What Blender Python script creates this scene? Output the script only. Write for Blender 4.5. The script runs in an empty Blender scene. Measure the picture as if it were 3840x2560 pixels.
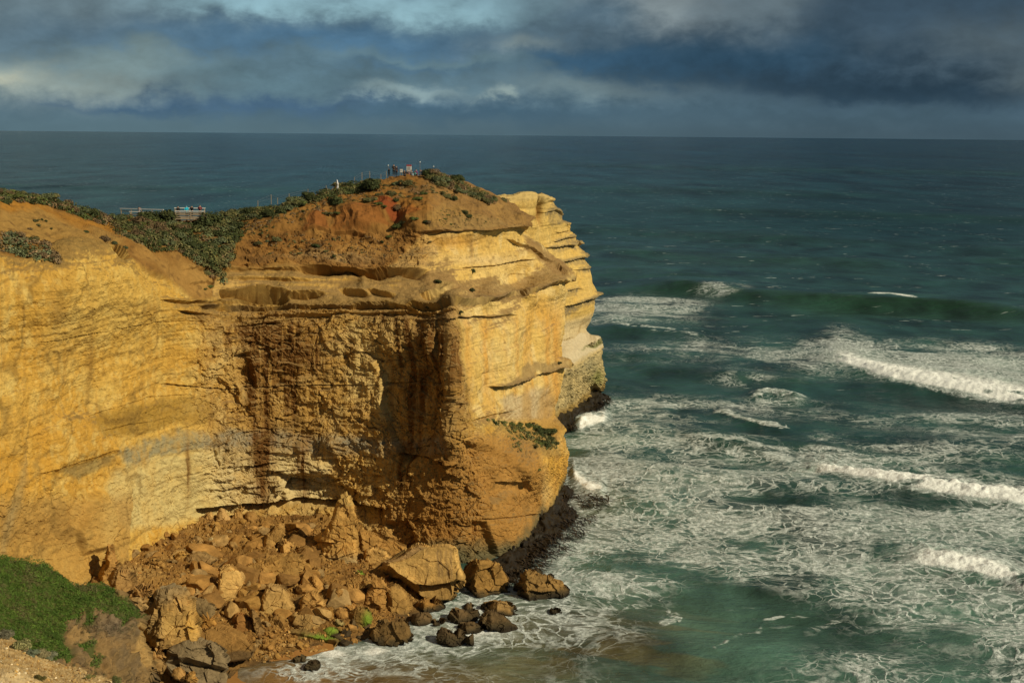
import bpy, math, random
import numpy as np
from mathutils import Matrix, Vector

rng = np.random.default_rng(7)
random.seed(7)
sc = bpy.context.scene
COL = sc.collection

# ------------------------------------------------------------------ camera, world, sun, exposure
F = 5275.0                      # focal length in pixels of the 3840 px wide photograph
H = 58.0                        # eye height above the sea
SC = 1.16                       # metres per authored distance unit
PITCH = math.radians(8.36)
ROLL = 0.0091
CAM = np.array([0.0, 0.0, H])
Fv = np.array([0, math.cos(PITCH), -math.sin(PITCH)])
U0 = np.array([0, math.sin(PITCH), math.cos(PITCH)])
X0 = np.array([1.0, 0, 0])
Rv = math.cos(ROLL)*X0 + math.sin(ROLL)*U0
Uv = -math.sin(ROLL)*X0 + math.cos(ROLL)*U0

cd = bpy.data.cameras.new('camera'); cam = bpy.data.objects.new('camera', cd); COL.objects.link(cam)
m = Matrix.Identity(4)
for i in range(3):
    m[i][0] = Rv[i]; m[i][1] = Uv[i]; m[i][2] = -Fv[i]; m[i][3] = CAM[i]
cam.matrix_world = m
cd.sensor_width = 36; cd.lens = F/3840*36
cd.clip_start = 0.5; cd.clip_end = 200000
sc.camera = cam

SUN = np.array([0.88, -0.475, 0.0]); SUN /= np.linalg.norm(SUN)
SUN_EL = math.radians(35)
sd = np.array([SUN[0]*math.cos(SUN_EL), SUN[1]*math.cos(SUN_EL), math.sin(SUN_EL)])
sl = bpy.data.lights.new('sun', 'SUN'); sl.energy = 4.2; sl.angle = math.radians(0.5); sl.color = (1.0, 0.87, 0.60)
so = bpy.data.objects.new('sun', sl); COL.objects.link(so)
so.rotation_euler = Vector(sd).to_track_quat('Z', 'Y').to_euler()
so.location = (120, -60, 150)

sc.view_settings.view_transform = 'Standard'; sc.view_settings.look = 'None'
sc.view_settings.exposure = 0.0; sc.view_settings.gamma = 1.0
sc.cycles.use_denoising = True
sc.cycles.max_bounces = 5
sc.cycles.diffuse_bounces = 3

def S2L(r, g, b):
    f = lambda c: c/12.92 if c <= .04045 else ((c+.055)/1.055)**2.4
    return (f(r/255), f(g/255), f(b/255))

# ---- node helper
class NT:
    def __init__(s, tree):
        s.t = tree; s.n = tree.nodes; s.l = tree.links
    def node(s, typ, **kw):
        n = s.n.new(typ)
        for k, v in kw.items(): setattr(n, k, v)
        return n
    def put(s, sock, v):
        if hasattr(v, 'is_linked') or isinstance(v, bpy.types.NodeSocket): s.l.new(v, sock)
        else: sock.default_value = v
    def math(s, op, a, b=None, c=None, clamp=False):
        n = s.node('ShaderNodeMath', operation=op, use_clamp=clamp)
        s.put(n.inputs[0], a)
        if b is not None: s.put(n.inputs[1], b)
        if c is not None: s.put(n.inputs[2], c)
        return n.outputs[0]
    def mix(s, f, a, b, blend='MIX'):
        n = s.node('ShaderNodeMix', data_type='RGBA', blend_type=blend)
        s.put(n.inputs[0], f)
        for sock, v in ((n.inputs[6], a), (n.inputs[7], b)):
            if isinstance(v, tuple): sock.default_value = (*v[:3], 1)
            else: s.l.new(v, sock)
        return n.outputs[2]
    def noise(s, vec, scale, detail=4, rough=.55, typ='FBM', dist=0.0, norm=True):
        n = s.node('ShaderNodeTexNoise', noise_type=typ)
        if vec is not None: s.l.new(vec, n.inputs['Vector'])
        n.inputs['Scale'].default_value = scale; n.inputs['Detail'].default_value = detail
        n.inputs['Roughness'].default_value = rough; n.inputs['Distortion'].default_value = dist
        if typ == 'FBM': n.normalize = norm
        return n.outputs['Fac']
    def mapping(s, vec, scale=(1, 1, 1), rot=(0, 0, 0), loc=(0, 0, 0)):
        n = s.node('ShaderNodeMapping')
        s.l.new(vec, n.inputs[0]); n.inputs[1].default_value = loc; n.inputs[2].default_value = rot; n.inputs[3].default_value = scale
        return n.outputs[0]
    def ramp(s, f, lo, hi, a=0.0, b=1.0, smooth=True):
        n = s.node('ShaderNodeMapRange', interpolation_type='SMOOTHSTEP' if smooth else 'LINEAR')
        s.put(n.inputs[0], f); s.put(n.inputs[1], lo); s.put(n.inputs[2], hi)
        n.inputs[3].default_value = a; n.inputs[4].default_value = b
        return n.outputs[0]

# ---- sky: Nishita seen through a broken deck of storm clouds (laid out by compass bearing and height above the horizon)
def build_world():
    w = bpy.data.worlds.new('World'); sc.world = w; w.use_nodes = True
    t = NT(w.node_tree); t.n.clear()
    out = t.node('ShaderNodeOutputWorld'); bg = t.node('ShaderNodeBackground')
    t.l.new(bg.outputs[0], out.inputs[0]); bg.inputs[1].default_value = 0.1
    sky = t.node('ShaderNodeTexSky', sky_type='NISHITA', sun_disc=False)
    sky.sun_elevation = SUN_EL; sky.sun_rotation = math.atan2(SUN[0], SUN[1])
    sky.altitude = 50; sky.air_density = 1.0; sky.dust_density = .6; sky.ozone_density = 1.5
    tc = t.node('ShaderNodeTexCoord')
    sep = t.node('ShaderNodeSeparateXYZ'); t.l.new(tc.outputs['Generated'], sep.inputs[0])
    x, y, z = sep.outputs
    U = t.math('MULTIPLY', t.math('ARCTAN2', x, y), 52.75)
    V = t.math('MULTIPLY', t.math('ARCSINE', z), 52.75)
    cmb = t.node('ShaderNodeCombineXYZ'); t.l.new(U, cmb.inputs[0]); t.l.new(t.math('MULTIPLY', V, 1.3), cmb.inputs[1])
    uv = cmb.outputs[0]
    n1 = t.noise(uv, .28, 5, .55); n2 = t.noise(t.mapping(uv, loc=(31, 7, 0)), .30, 5, .55)
    n3 = t.noise(t.mapping(uv, (.7, 1.25, 1), loc=(3, 17, 0)), .42, 6, .55)
    puff = t.noise(t.mapping(uv, (1, 1.0, 1), loc=(13, 5, 0)), .62, 7, .55)
    n4 = t.noise(t.mapping(uv, (.8, 1.15, 1), loc=(23, 9, 0)), 1.25, 8, .58, dist=.4)
    Uw = t.math('ADD', U, t.math('MULTIPLY', t.math('SUBTRACT', n1, .5), 4.5))
    Vw = t.math('ADD', V, t.math('MULTIPLY', t.math('SUBTRACT', n2, .5), 1.7))
    Vw = t.math('ADD', Vw, t.math('MULTIPLY', t.math('SUBTRACT', puff, .5), 1.0))
    Vw = t.math('ADD', Vw, t.math('MULTIPLY', t.math('SUBTRACT', n4, .5), .75)); Uw = t.math('ADD', Uw, t.math('MULTIPLY', t.math('SUBTRACT', n4, .5), 1.6))
    def cc(r, g, b, k=10.0):
        c = S2L(r*.985, g*.995, b*.98); return tuple(v*k*.97 for v in c)
    # base deck
    up = t.ramp(V, 4.0, 30.0)
    col = t.mix(up, cc(92, 118, 134), cc(104, 100, 96))
    def blob(col, px, py, sx, sy, c, a=1.0, k=1.0, p=None):
        u0 = (px-1920)/100; v0 = (505+(px-1920)*.0091-py)/100
        du = t.math('MULTIPLY', t.math('SUBTRACT', Uw, u0), 100/sx)
        dv = t.math('MULTIPLY', t.math('SUBTRACT', Vw, v0), 100/sy)
        d2 = t.math('ADD', t.math('MULTIPLY', du, du), t.math('MULTIPLY', dv, dv))
        if p: d2 = t.math('POWER', d2, p)
        wgt = t.math('MULTIPLY', t.math('POWER', 2.718, t.math('MULTIPLY', d2, -k)), a)
        return t.mix(wgt, col, cc(*c))
    col = blob(col, 300, 60, 900, 220, (104, 122, 132), .9)
    col = blob(col, 1250, 170, 900, 60, (76, 112, 142), .9)
    col = blob(col, 900, 300, 900, 90, (92, 120, 132), .6)
    col = blob(col, 1700, 240, 520, 32, (112, 138, 146), .75)
    col = blob(col, 1980, 178, 170, 40, (148, 164, 166), .9)
    col = blob(col, 200, 335, 450, 85, (146, 160, 158), .95, 1.0, 1.5)
    col = blob(col, 100, 325, 110, 34, (188, 190, 172), .8)
    col = blob(col, 560, 250, 220, 60, (130, 150, 152), .65, 1.0, 1.4)
    col = blob(col, 560, 415, 300, 22, (66, 96, 124), .85)
    col = blob(col, 1050, 392, 600, 30, (72, 102, 132), .8)
    col = blob(col, 1550, 255, 330, 25, (76, 108, 134), .7)
    col = blob(col, 1560, 362, 180, 36, (142, 164, 170), .95, 1.0, 1.6)
    col = blob(col, 1862, 368, 60, 32, (154, 172, 172), .95, 1.0, 1.6)
    col = blob(col, 2230, 345, 330, 48, (126, 146, 152), .85)
    col = blob(col, 1700, 440, 700, 35, (68, 98, 120), .75)
    # gap of clear sky high in the middle
    gap0 = t.math('MULTIPLY', t.math('SUBTRACT', Uw, -5.2), 1/7.6)
    gap1 = t.math('MULTIPLY', t.math('SUBTRACT', Vw, 4.62), 1/.60)
    g2 = t.math('ADD', t.math('POWER', t.math('ABSOLUTE', gap0), 4.0), t.math('POWER', t.math('ABSOLUTE', gap1), 3.0))
    gap = t.math('MULTIPLY', t.math('POWER', 2.718, t.math('MULTIPLY', g2, -1.0)), t.ramp(n3, .30, .5, .45, 1.0))
    skyc = t.mix(1.0, sky.outputs[0], (.42, .66, .72), 'MULTIPLY')
    skyc = t.mix(.7, skyc, cc(150, 182, 196))
    col = t.mix(gap, col, skyc)
    # storm mass to the right
    col = blob(col, 3250, 120, 1230, 330, (60, 80, 97), 1.0, .9, 2.2)
    col = blob(col, 2650, 235, 600, 95, (48, 76, 98), .95, 1.0, 1.5)
    col = blob(col, 2200, 225, 230, 42, (56, 88, 114), .9, 1.0, 1.5)
    col = blob(col, 2460, 35, 330, 85, (128, 140, 146), .95)
    col = blob(col, 2160, 70, 140, 60, (82, 106, 124), .8)
    col = blob(col, 2800, 60, 130, 80, (104, 120, 130), .8)
    col = blob(col, 3350, 335, 700, 62, (42, 62, 78), .95, 1.0, 1.4)
    col = blob(col, 3620, 190, 330, 80, (84, 98, 106), .75)
    col = blob(col, 3820, 300, 160, 60, (92, 104, 108), .6)
    col = blob(col, 3150, 455, 900, 50, (66, 88, 102), .7)
    # horizon rain band
    hz = t.ramp(V, .95, .0)
    hzc = t.mix(t.ramp(U, -14, 14), cc(90, 114, 124), cc(62, 79, 90))
    col = t.mix(t.math('MULTIPLY', hz, .7), col, hzc)
    # fine cloud texture
    det = t.ramp(t.math('ADD', t.math('ADD', t.math('MULTIPLY', n3, .35), t.math('MULTIPLY', puff, .35)), t.math('MULTIPLY', n4, .30)), .34, .66, .74, 1.28, smooth=False)
    amt = t.ramp(V, .1, 1.6, .25, 1.0)
    detc = t.math('ADD', t.math('MULTIPLY', t.math('SUBTRACT', det, 1.0), amt), 1.0)
    sc_ = t.node('ShaderNodeVectorMath', operation='SCALE'); t.l.new(col, sc_.inputs[0]); t.l.new(detc, sc_.inputs[3])
    # plain Nishita glimpses overhead, out of the deck
    over = t.math('MULTIPLY', t.ramp(V, 10, 40), .15)
    fin = t.mix(over, sc_.outputs[0], t.mix(1.0, sky.outputs[0], (.5, .5, .5), 'MULTIPLY'))
    t.l.new(fin, bg.inputs[0])
build_world()

# ------------------------------------------------------------------ numeric helpers
def rays(px, py):
    px = np.asarray(px, float); py = np.asarray(py, float)
    return Fv + ((px-1920)/F)[..., None]*Rv - ((py-1280)/F)[..., None]*Uv
def at(px, py, D):
    """world point seen at photo pixel (px,py) at authored distance D"""
    r = rays(px, py); Y = np.asarray(D, float)*SC
    return CAM + r*(Y/r[..., 1])[..., None]
def D_of_z(px, py, z):
    r = rays(px, py); return (z-H)/r[..., 2]*r[..., 1]/SC
def proj(P):
    d = P-CAM
    w = d@Fv
    return 1920+F*(d@Rv)/w, 1280-F*(d@Uv)/w

def _hash(ix, iy, iz, s):
    h = (ix.astype(np.uint32)*np.uint32(374761393) + iy.astype(np.uint32)*np.uint32(668265263)
         + iz.astype(np.uint32)*np.uint32(2246822519) + np.uint32((s*974711+12345) & 0xffffffff))
    h = (h ^ (h >> np.uint32(13)))*np.uint32(1274126177)
    h = (h ^ (h >> np.uint32(15)))*np.uint32(2654435761)
    return ((h ^ (h >> np.uint32(16))) & np.uint32(0xffffff)).astype(np.float32)/np.float32(16777216)
def vnoise(p, s=0):
    p = np.asarray(p, np.float32)
    i = np.floor(p).astype(np.int64); f = p-i
    f = f*f*f*(f*(f*6-15)+10)
    ix, iy, iz = i[..., 0], i[..., 1], i[..., 2]
    fx, fy, fz = f[..., 0], f[..., 1], f[..., 2]
    def H3(a, b, c): return _hash(ix+a, iy+b, iz+c, s)
    x00 = H3(0,0,0)*(1-fx)+H3(1,0,0)*fx; x10 = H3(0,1,0)*(1-fx)+H3(1,1,0)*fx
    x01 = H3(0,0,1)*(1-fx)+H3(1,0,1)*fx; x11 = H3(0,1,1)*(1-fx)+H3(1,1,1)*fx
    a = x00*(1-fy)+x10*fy; b = x01*(1-fy)+x11*fy
    return (a*(1-fz)+b*fz)*2-1
def fbm(p, s=0, o=4, g=.5):
    r = 0; a = 1.0; t = 0; q = np.asarray(p, np.float32)
    for k in range(o):
        r = r+a*vnoise(q, s+k*17); t += a; a *= g; q = q*2.03+11.3
    return r/t*1.6
def ridged(p, s=0, o=4, g=.5):
    r = 0; a = 1.0; t = 0; q = np.asarray(p, np.float32)
    for k in range(o):
        r = r+a*(1-2*np.abs(vnoise(q, s+k*17))); t += a; a *= g; q = q*2.03+11.3
    return r/t
def facet(p, s=0, tilt=1.0):
    """piecewise planar blocks: broken rock"""
    p = np.asarray(p, np.float32)
    i0 = np.floor(p-.5).astype(np.int64)
    best = np.full(p.shape[:-1], 9e9, np.float32); h = np.zeros(p.shape[:-1], np.float32); sec = best.copy()
    for a in (0, 1):
        for b in (0, 1):
            for c in (0, 1):
                ix, iy, iz = i0[..., 0]+a, i0[..., 1]+b, i0[..., 2]+c
                cx = ix+_hash(ix, iy, iz, s+1); cy = iy+_hash(ix, iy, iz, s+2); cz = iz+_hash(ix, iy, iz, s+3)
                dx, dy, dz = p[..., 0]-cx, p[..., 1]-cy, p[..., 2]-cz
                d = dx*dx+dy*dy+dz*dz
                hv = (_hash(ix, iy, iz, s+4)*2-1)+tilt*((_hash(ix, iy, iz, s+5)-.5)*dx+(_hash(ix, iy, iz, s+6)-.5)*dy+(_hash(ix, iy, iz, s+7)-.5)*dz)*2
                m_ = d < best
                sec = np.where(m_, best, np.minimum(sec, d)); h = np.where(m_, hv, h); best = np.where(m_, d, best)
    return h, np.sqrt(sec)-np.sqrt(best)
def sstep(a, b, x):
    t = np.clip((x-a)/(b-a+1e-9), 0, 1); return t*t*(3-2*t)
def gauss(X, Y, x, y, sx, sy): return np.exp(-((X-x)/sx)**2-((Y-y)/sy)**2)
def inside(poly, X, Y):
    poly = np.asarray(poly, float); r = np.zeros(X.shape, bool)
    x1, y1 = poly[-1]
    for x2, y2 in poly:
        c = ((y1 > Y) != (y2 > Y))
        if y2 != y1: r ^= c & (X < (x1-x2)*(Y-y2)/(y1-y2)+x2)
        x1, y1 = x2, y2
    return r
def near_poly(poly, X, Y):
    """nearest point on the outline and its distance"""
    poly = np.asarray(poly, float); bd = np.full(X.shape, 1e18); bx = X.copy(); by = Y.copy()
    x1, y1 = poly[-1]
    for x2, y2 in poly:
        ex, ey = x2-x1, y2-y1; L = ex*ex+ey*ey+1e-9
        t = np.clip(((X-x1)*ex+(Y-y1)*ey)/L, 0, 1)
        qx, qy = x1+t*ex, y1+t*ey; d = (X-qx)**2+(Y-qy)**2
        m_ = d < bd; bd = np.where(m_, d, bd); bx = np.where(m_, qx, bx); by = np.where(m_, qy, by)
        x1, y1 = x2, y2
    return bx, by, np.sqrt(bd)
def polymask(poly, X, Y, soft):
    x0, y0 = np.min(poly, 0)-3*soft; x1, y1 = np.max(poly, 0)+3*soft
    r = np.zeros(X.shape); b = (X > x0) & (X < x1) & (Y > y0) & (Y < y1)
    if b.any():
        xs, ys = X[b], Y[b]; _, _, d = near_poly(poly, xs, ys)
        sgn = np.where(inside(poly, xs, ys), 1, -1); r[b] = sstep(-soft, soft, sgn*d)
    return r
class RBF:
    def __init__(s, pts, c=45.0):
        s.p = np.array([(q[0], q[1]) for q in pts], float); v = np.array([q[2] for q in pts], float); s.c = c
        n = len(v); d = np.sqrt(((s.p[:, None]-s.p[None])**2).sum(-1)+c*c)
        A = np.zeros((n+3, n+3)); A[:n, :n] = -d+np.eye(n)*.5; A[:n, n] = 1; A[:n, n+1:] = s.p/1000; A[n:, :n] = A[:n, n:].T
        s.w = np.linalg.solve(A, np.r_[v, 0, 0, 0])
    def ev(s, X, Y):
        X = np.asarray(X, float); Y = np.asarray(Y, float); n = len(s.p)
        r = s.w[n]+s.w[n+1]*X/1000+s.w[n+2]*Y/1000
        for (a, b), w in zip(s.p, s.w[:n]): r = r-w*np.sqrt((X-a)**2+(Y-b)**2+s.c**2)
        return r
    def grid(s, xs, ys):
        """evaluate on a coarse lattice, then upsample"""
        k = 5; cx = np.append(xs[::k], xs[-1]); cy = np.append(ys[::k], ys[-1])
        X, Y = np.meshgrid(cx, cy); v = s.ev(X, Y)
        t = np.stack([np.interp(xs, cx, row) for row in v]); return np.stack([np.interp(ys, cy, t[:, j]) for j in range(len(xs))], 1)
def control(pts):
    """(px,py,D) or (px,py,'z',z)"""
    r = []
    for q in pts:
        r.append((q[0], q[1], q[2]) if len(q) == 3 else (q[0], q[1], float(D_of_z(q[0], q[1], q[3]))))
    return r

# ------------------------------------------------------------------ mesh helpers
def mesh_np(name, V, Q, mat, col=None, smooth=True, attrs=None, tris=False):
    me = bpy.data.meshes.new(name); k = 3 if tris else 4
    V = np.ascontiguousarray(V, np.float32); Q = np.ascontiguousarray(Q, np.int32)
    me.vertices.add(len(V)); me.vertices.foreach_set('co', V.ravel())
    me.loops.add(Q.size); me.loops.foreach_set('vertex_index', Q.ravel())
    me.polygons.add(len(Q)); me.polygons.foreach_set('loop_start', np.arange(0, Q.size, k, dtype=np.int32))
    me.polygons.foreach_set('loop_total', np.full(len(Q), k, np.int32))
    me.polygons.foreach_set('use_smooth', np.full(len(Q), smooth, bool))
    if col is not None:
        a = me.attributes.new('Col', 'FLOAT_COLOR', 'POINT')
        c4 = np.ones((len(V), 4), np.float32); c4[:, :3] = col; a.data.foreach_set('color', c4.ravel())
    for an, av in (attrs or {}).items():
        a = me.attributes.new(an, 'FLOAT', 'POINT'); a.data.foreach_set('value', np.ascontiguousarray(av, np.float32))
    me.update(calc_edges=True)
    if mat: me.materials.append(mat)
    return me
def link(name, me, parent=None, loc=None, kind=None):
    o = bpy.data.objects.new(name, me); COL.objects.link(o)
    if parent: o.parent = parent
    if loc is not None: o.location = loc
    if kind: o['kind'] = kind
    return o
def tag(o, label, cat, group=None):
    o['label'] = label; o['category'] = cat
    if group: o['group'] = group
    return o
def empty(name, loc, label, cat, group=None, rz=0):
    o = bpy.data.objects.new(name, None); COL.objects.link(o); o.location = loc; o.rotation_euler = (0, 0, rz); o.empty_display_size = .3
    return tag(o, label, cat, group)

def grid_normals(P):
    du = np.gradient(P, axis=1); dv = np.gradient(P, axis=0)
    n = np.cross(dv, du); n /= np.linalg.norm(n, axis=-1, keepdims=True)+1e-12
    return n
class Relief:
    """A surface patch: outline in photo pixels, every vertex at its own distance; displaced along its normals; closed behind."""
    def __init__(s, poly, sp, Df, wob=0.0, seed=0):
        s.poly = np.asarray(poly, float); s.sp = sp
        x0, y0 = s.poly.min(0)-2*sp; x1, y1 = s.poly.max(0)+2*sp
        s.xs = np.arange(x0, x1, sp); s.ys = np.arange(y0, y1, sp)
        s.X, s.Y = np.meshgrid(s.xs, s.ys)
        s.ins = inside(s.poly, s.X, s.Y)
        c = s.ins[:-1, :-1] & s.ins[1:, :-1] & s.ins[:-1, 1:] & s.ins[1:, 1:]
        s.cell = c
        nb = np.zeros(s.X.shape, int); nb[:-1, :-1] += c; nb[1:, :-1] += c; nb[:-1, 1:] += c; nb[1:, 1:] += c
        s.used = nb > 0; bnd = s.used & (nb < 4)
        bx, by, d = near_poly(s.poly, s.X[bnd], s.Y[bnd]); ok = d < 1.6*sp
        X2 = s.X.copy(); Y2 = s.Y.copy()
        X2[bnd] = np.where(ok, bx, X2[bnd]); Y2[bnd] = np.where(ok, by, Y2[bnd])
        s.X, s.Y = X2, Y2
        s.D = Df(s)
        s.P = at(s.X, s.Y, s.D)
    def displace(s, h):
        n = grid_normals(s.P); s.P = s.P+n*h[..., None]; s.N = grid_normals(s.P)
    def lookup(s, px, py):
        j = np.clip(np.round((np.asarray(px)-s.xs[0])/s.sp).astype(int), 0, len(s.xs)-1)
        i = np.clip(np.round((np.asarray(py)-s.ys[0])/s.sp).astype(int), 0, len(s.ys)-1)
        return s.P[i, j]
    def build(s, name, mat, col, rings=None, parent=None, kind=None, smooth=True):
        idx = -np.ones(s.X.shape, np.int64); idx[s.used] = np.arange(s.used.sum())
        V = s.P[s.used]; C = col[s.used]
        a = idx[:-1, :-1][s.cell]; b = idx[:-1, 1:][s.cell]; c = idx[1:, 1:][s.cell]; d = idx[1:, :-1][s.cell]
        Q = np.stack([a, d, c, b], 1)
        if rings is not None:
            e = np.concatenate([Q[:, [0, 1]], Q[:, [1, 2]], Q[:, [2, 3]], Q[:, [3, 0]]])
            key = np.sort(e, 1); k1 = key[:, 0]*(len(V)+1)+key[:, 1]
            u, inv, cnt = np.unique(k1, return_inverse=True, return_counts=True)
            be = e[cnt[inv] == 1]
            bv = np.unique(be); mp = -np.ones(len(V), np.int64)
            Vs, Cs, Qs = [V], [C], [Q]; base = V[bv]; prev = bv; n0 = len(V)
            pxs, pys = s.X[s.used][bv], s.Y[s.used][bv]
            mp0 = np.arange(len(V)); cur = mp0.copy()
            for off in rings:
                w = base+off(pxs, pys, base)
                nxt = -np.ones(len(V), np.int64); nxt[bv] = n0+np.arange(len(bv))
                Qs.append(np.stack([cur[be[:, 1]], cur[be[:, 0]], nxt[be[:, 0]], nxt[be[:, 1]]], 1))
                Vs.append(w); Cs.append(C[bv]); n0 += len(bv); cur = nxt
            V = np.concatenate(Vs); C = np.concatenate(Cs); Q = np.concatenate(Qs)
        me = mesh_np(name, V, Q, mat, C, smooth)
        return link(name, me, parent, kind=kind)

# ------------------------------------------------------------------ materials
def rock_mat(name, scale=1.0, var=.35, bump=.5, rough=.93, coord='POS', spec=.12):
    mt = bpy.data.materials.new(name); mt.use_nodes = True; t = NT(mt.node_tree); b = t.n['Principled BSDF']
    at_ = t.node('ShaderNodeAttribute', attribute_name='Col')
    if coord == 'POS': vec = t.node('ShaderNodeNewGeometry').outputs['Position']
    else: vec = t.node('ShaderNodeTexCoord').outputs['Object']
    n1 = t.noise(vec, 1.3*scale, 7, .65)
    n2 = t.noise(t.mapping(vec, (1, 1, 2.2)), 5.0*scale, 5, .7)
    f = t.math('ADD', t.math('MULTIPLY', n1, .55), t.math('MULTIPLY', n2, .45))
    k = t.ramp(f, .3, .7, 1-var, 1+var, smooth=False)
    s_ = t.node('ShaderNodeVectorMath', operation='SCALE'); t.l.new(at_.outputs['Color'], s_.inputs[0]); t.l.new(k, s_.inputs[3])
    t.l.new(s_.outputs[0], b.inputs['Base Color'])
    b.inputs['Roughness'].default_value = rough; b.inputs['Specular IOR Level'].default_value = spec
    bp = t.node('ShaderNodeBump'); bp.inputs['Strength'].default_value = bump; bp.inputs['Distance'].default_value = .25/scale
    t.l.new(f, bp.inputs['Height']); t.l.new(bp.outputs[0], b.inputs['Normal'])
    return mt
def plain_mat(name, col, rough=.7, var=.15, scale=6.0, metal=0.0, spec=.3):
    mt = bpy.data.materials.new(name); mt.use_nodes = True; t = NT(mt.node_tree); b = t.n['Principled BSDF']
    vec = t.node('ShaderNodeTexCoord').outputs['Object']
    k = t.ramp(t.noise(vec, scale, 4, .6), .3, .7, 1-var, 1+var)
    s_ = t.node('ShaderNodeVectorMath', operation='SCALE'); s_.inputs[0].default_value = col; t.l.new(k, s_.inputs[3])
    t.l.new(s_.outputs[0], b.inputs['Base Color'])
    b.inputs['Roughness'].default_value = rough; b.inputs['Metallic'].default_value = metal; b.inputs['Specular IOR Level'].default_value = spec
    return mt
def leaf_mat(name):
    mt = bpy.data.materials.new(name); mt.use_nodes = True; t = NT(mt.node_tree); b = t.n['Principled BSDF']
    at_ = t.node('ShaderNodeAttribute', attribute_name='Col')
    oi = t.node('ShaderNodeObjectInfo')
    k = t.math('ADD', t.math('MULTIPLY', oi.outputs['Random'], .5), .75)
    s_ = t.node('ShaderNodeVectorMath', operation='SCALE'); t.l.new(at_.outputs['Color'], s_.inputs[0]); t.l.new(k, s_.inputs[3])
    t.l.new(s_.outputs[0], b.inputs['Base Color']); b.inputs['Roughness'].default_value = .75
    b.inputs['Specular IOR Level'].default_value = .2
    return mt
M_ROCK = rock_mat('weathered_limestone', 1.0, .30, .38)
M_BOULD = rock_mat('boulder_limestone', 1.2, .38, .32)
M_LEAF = leaf_mat('coastal_foliage')

# ------------------------------------------------------------------ the headland
HEAD = [(-800,650),(-220,690),(0,715),(150,745),(250,762),(330,790),(400,815),(460,832),(560,838),(680,832),(760,818),(850,795),(950,782),(1050,767),
 (1150,738),(1220,712),(1300,694),(1400,668),(1500,656),(1600,652),(1660,655),(1700,670),(1760,690),(1850,733),(1930,776),(1960,800),(1985,825),(1995,845),
 (1972,866),(1975,900),(1984,915),(2032,937),(2070,968),(2120,1003),(2143,1036),(2128,1059),(2122,1113),(2113,1155),(2117,1190),(2114,1235),(2103,1286),
 (2097,1340),(2126,1364),(2110,1388),(2103,1422),(2093,1473),(2069,1524),(2073,1561),(2086,1582),(2120,1613),(2107,1640),(2124,1680),(2134,1703),
 (2136,1771),(2124,1822),(2090,1885),(2060,1915),(2016,1930),(2000,2010),(1960,2050),(1890,2090),(1780,2150),(1600,2200),(1400,2190),(1200,2120),
 (1000,2060),(800,2060),(600,2120),(450,2230),(-220,2260),(-800,2300)]
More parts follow.
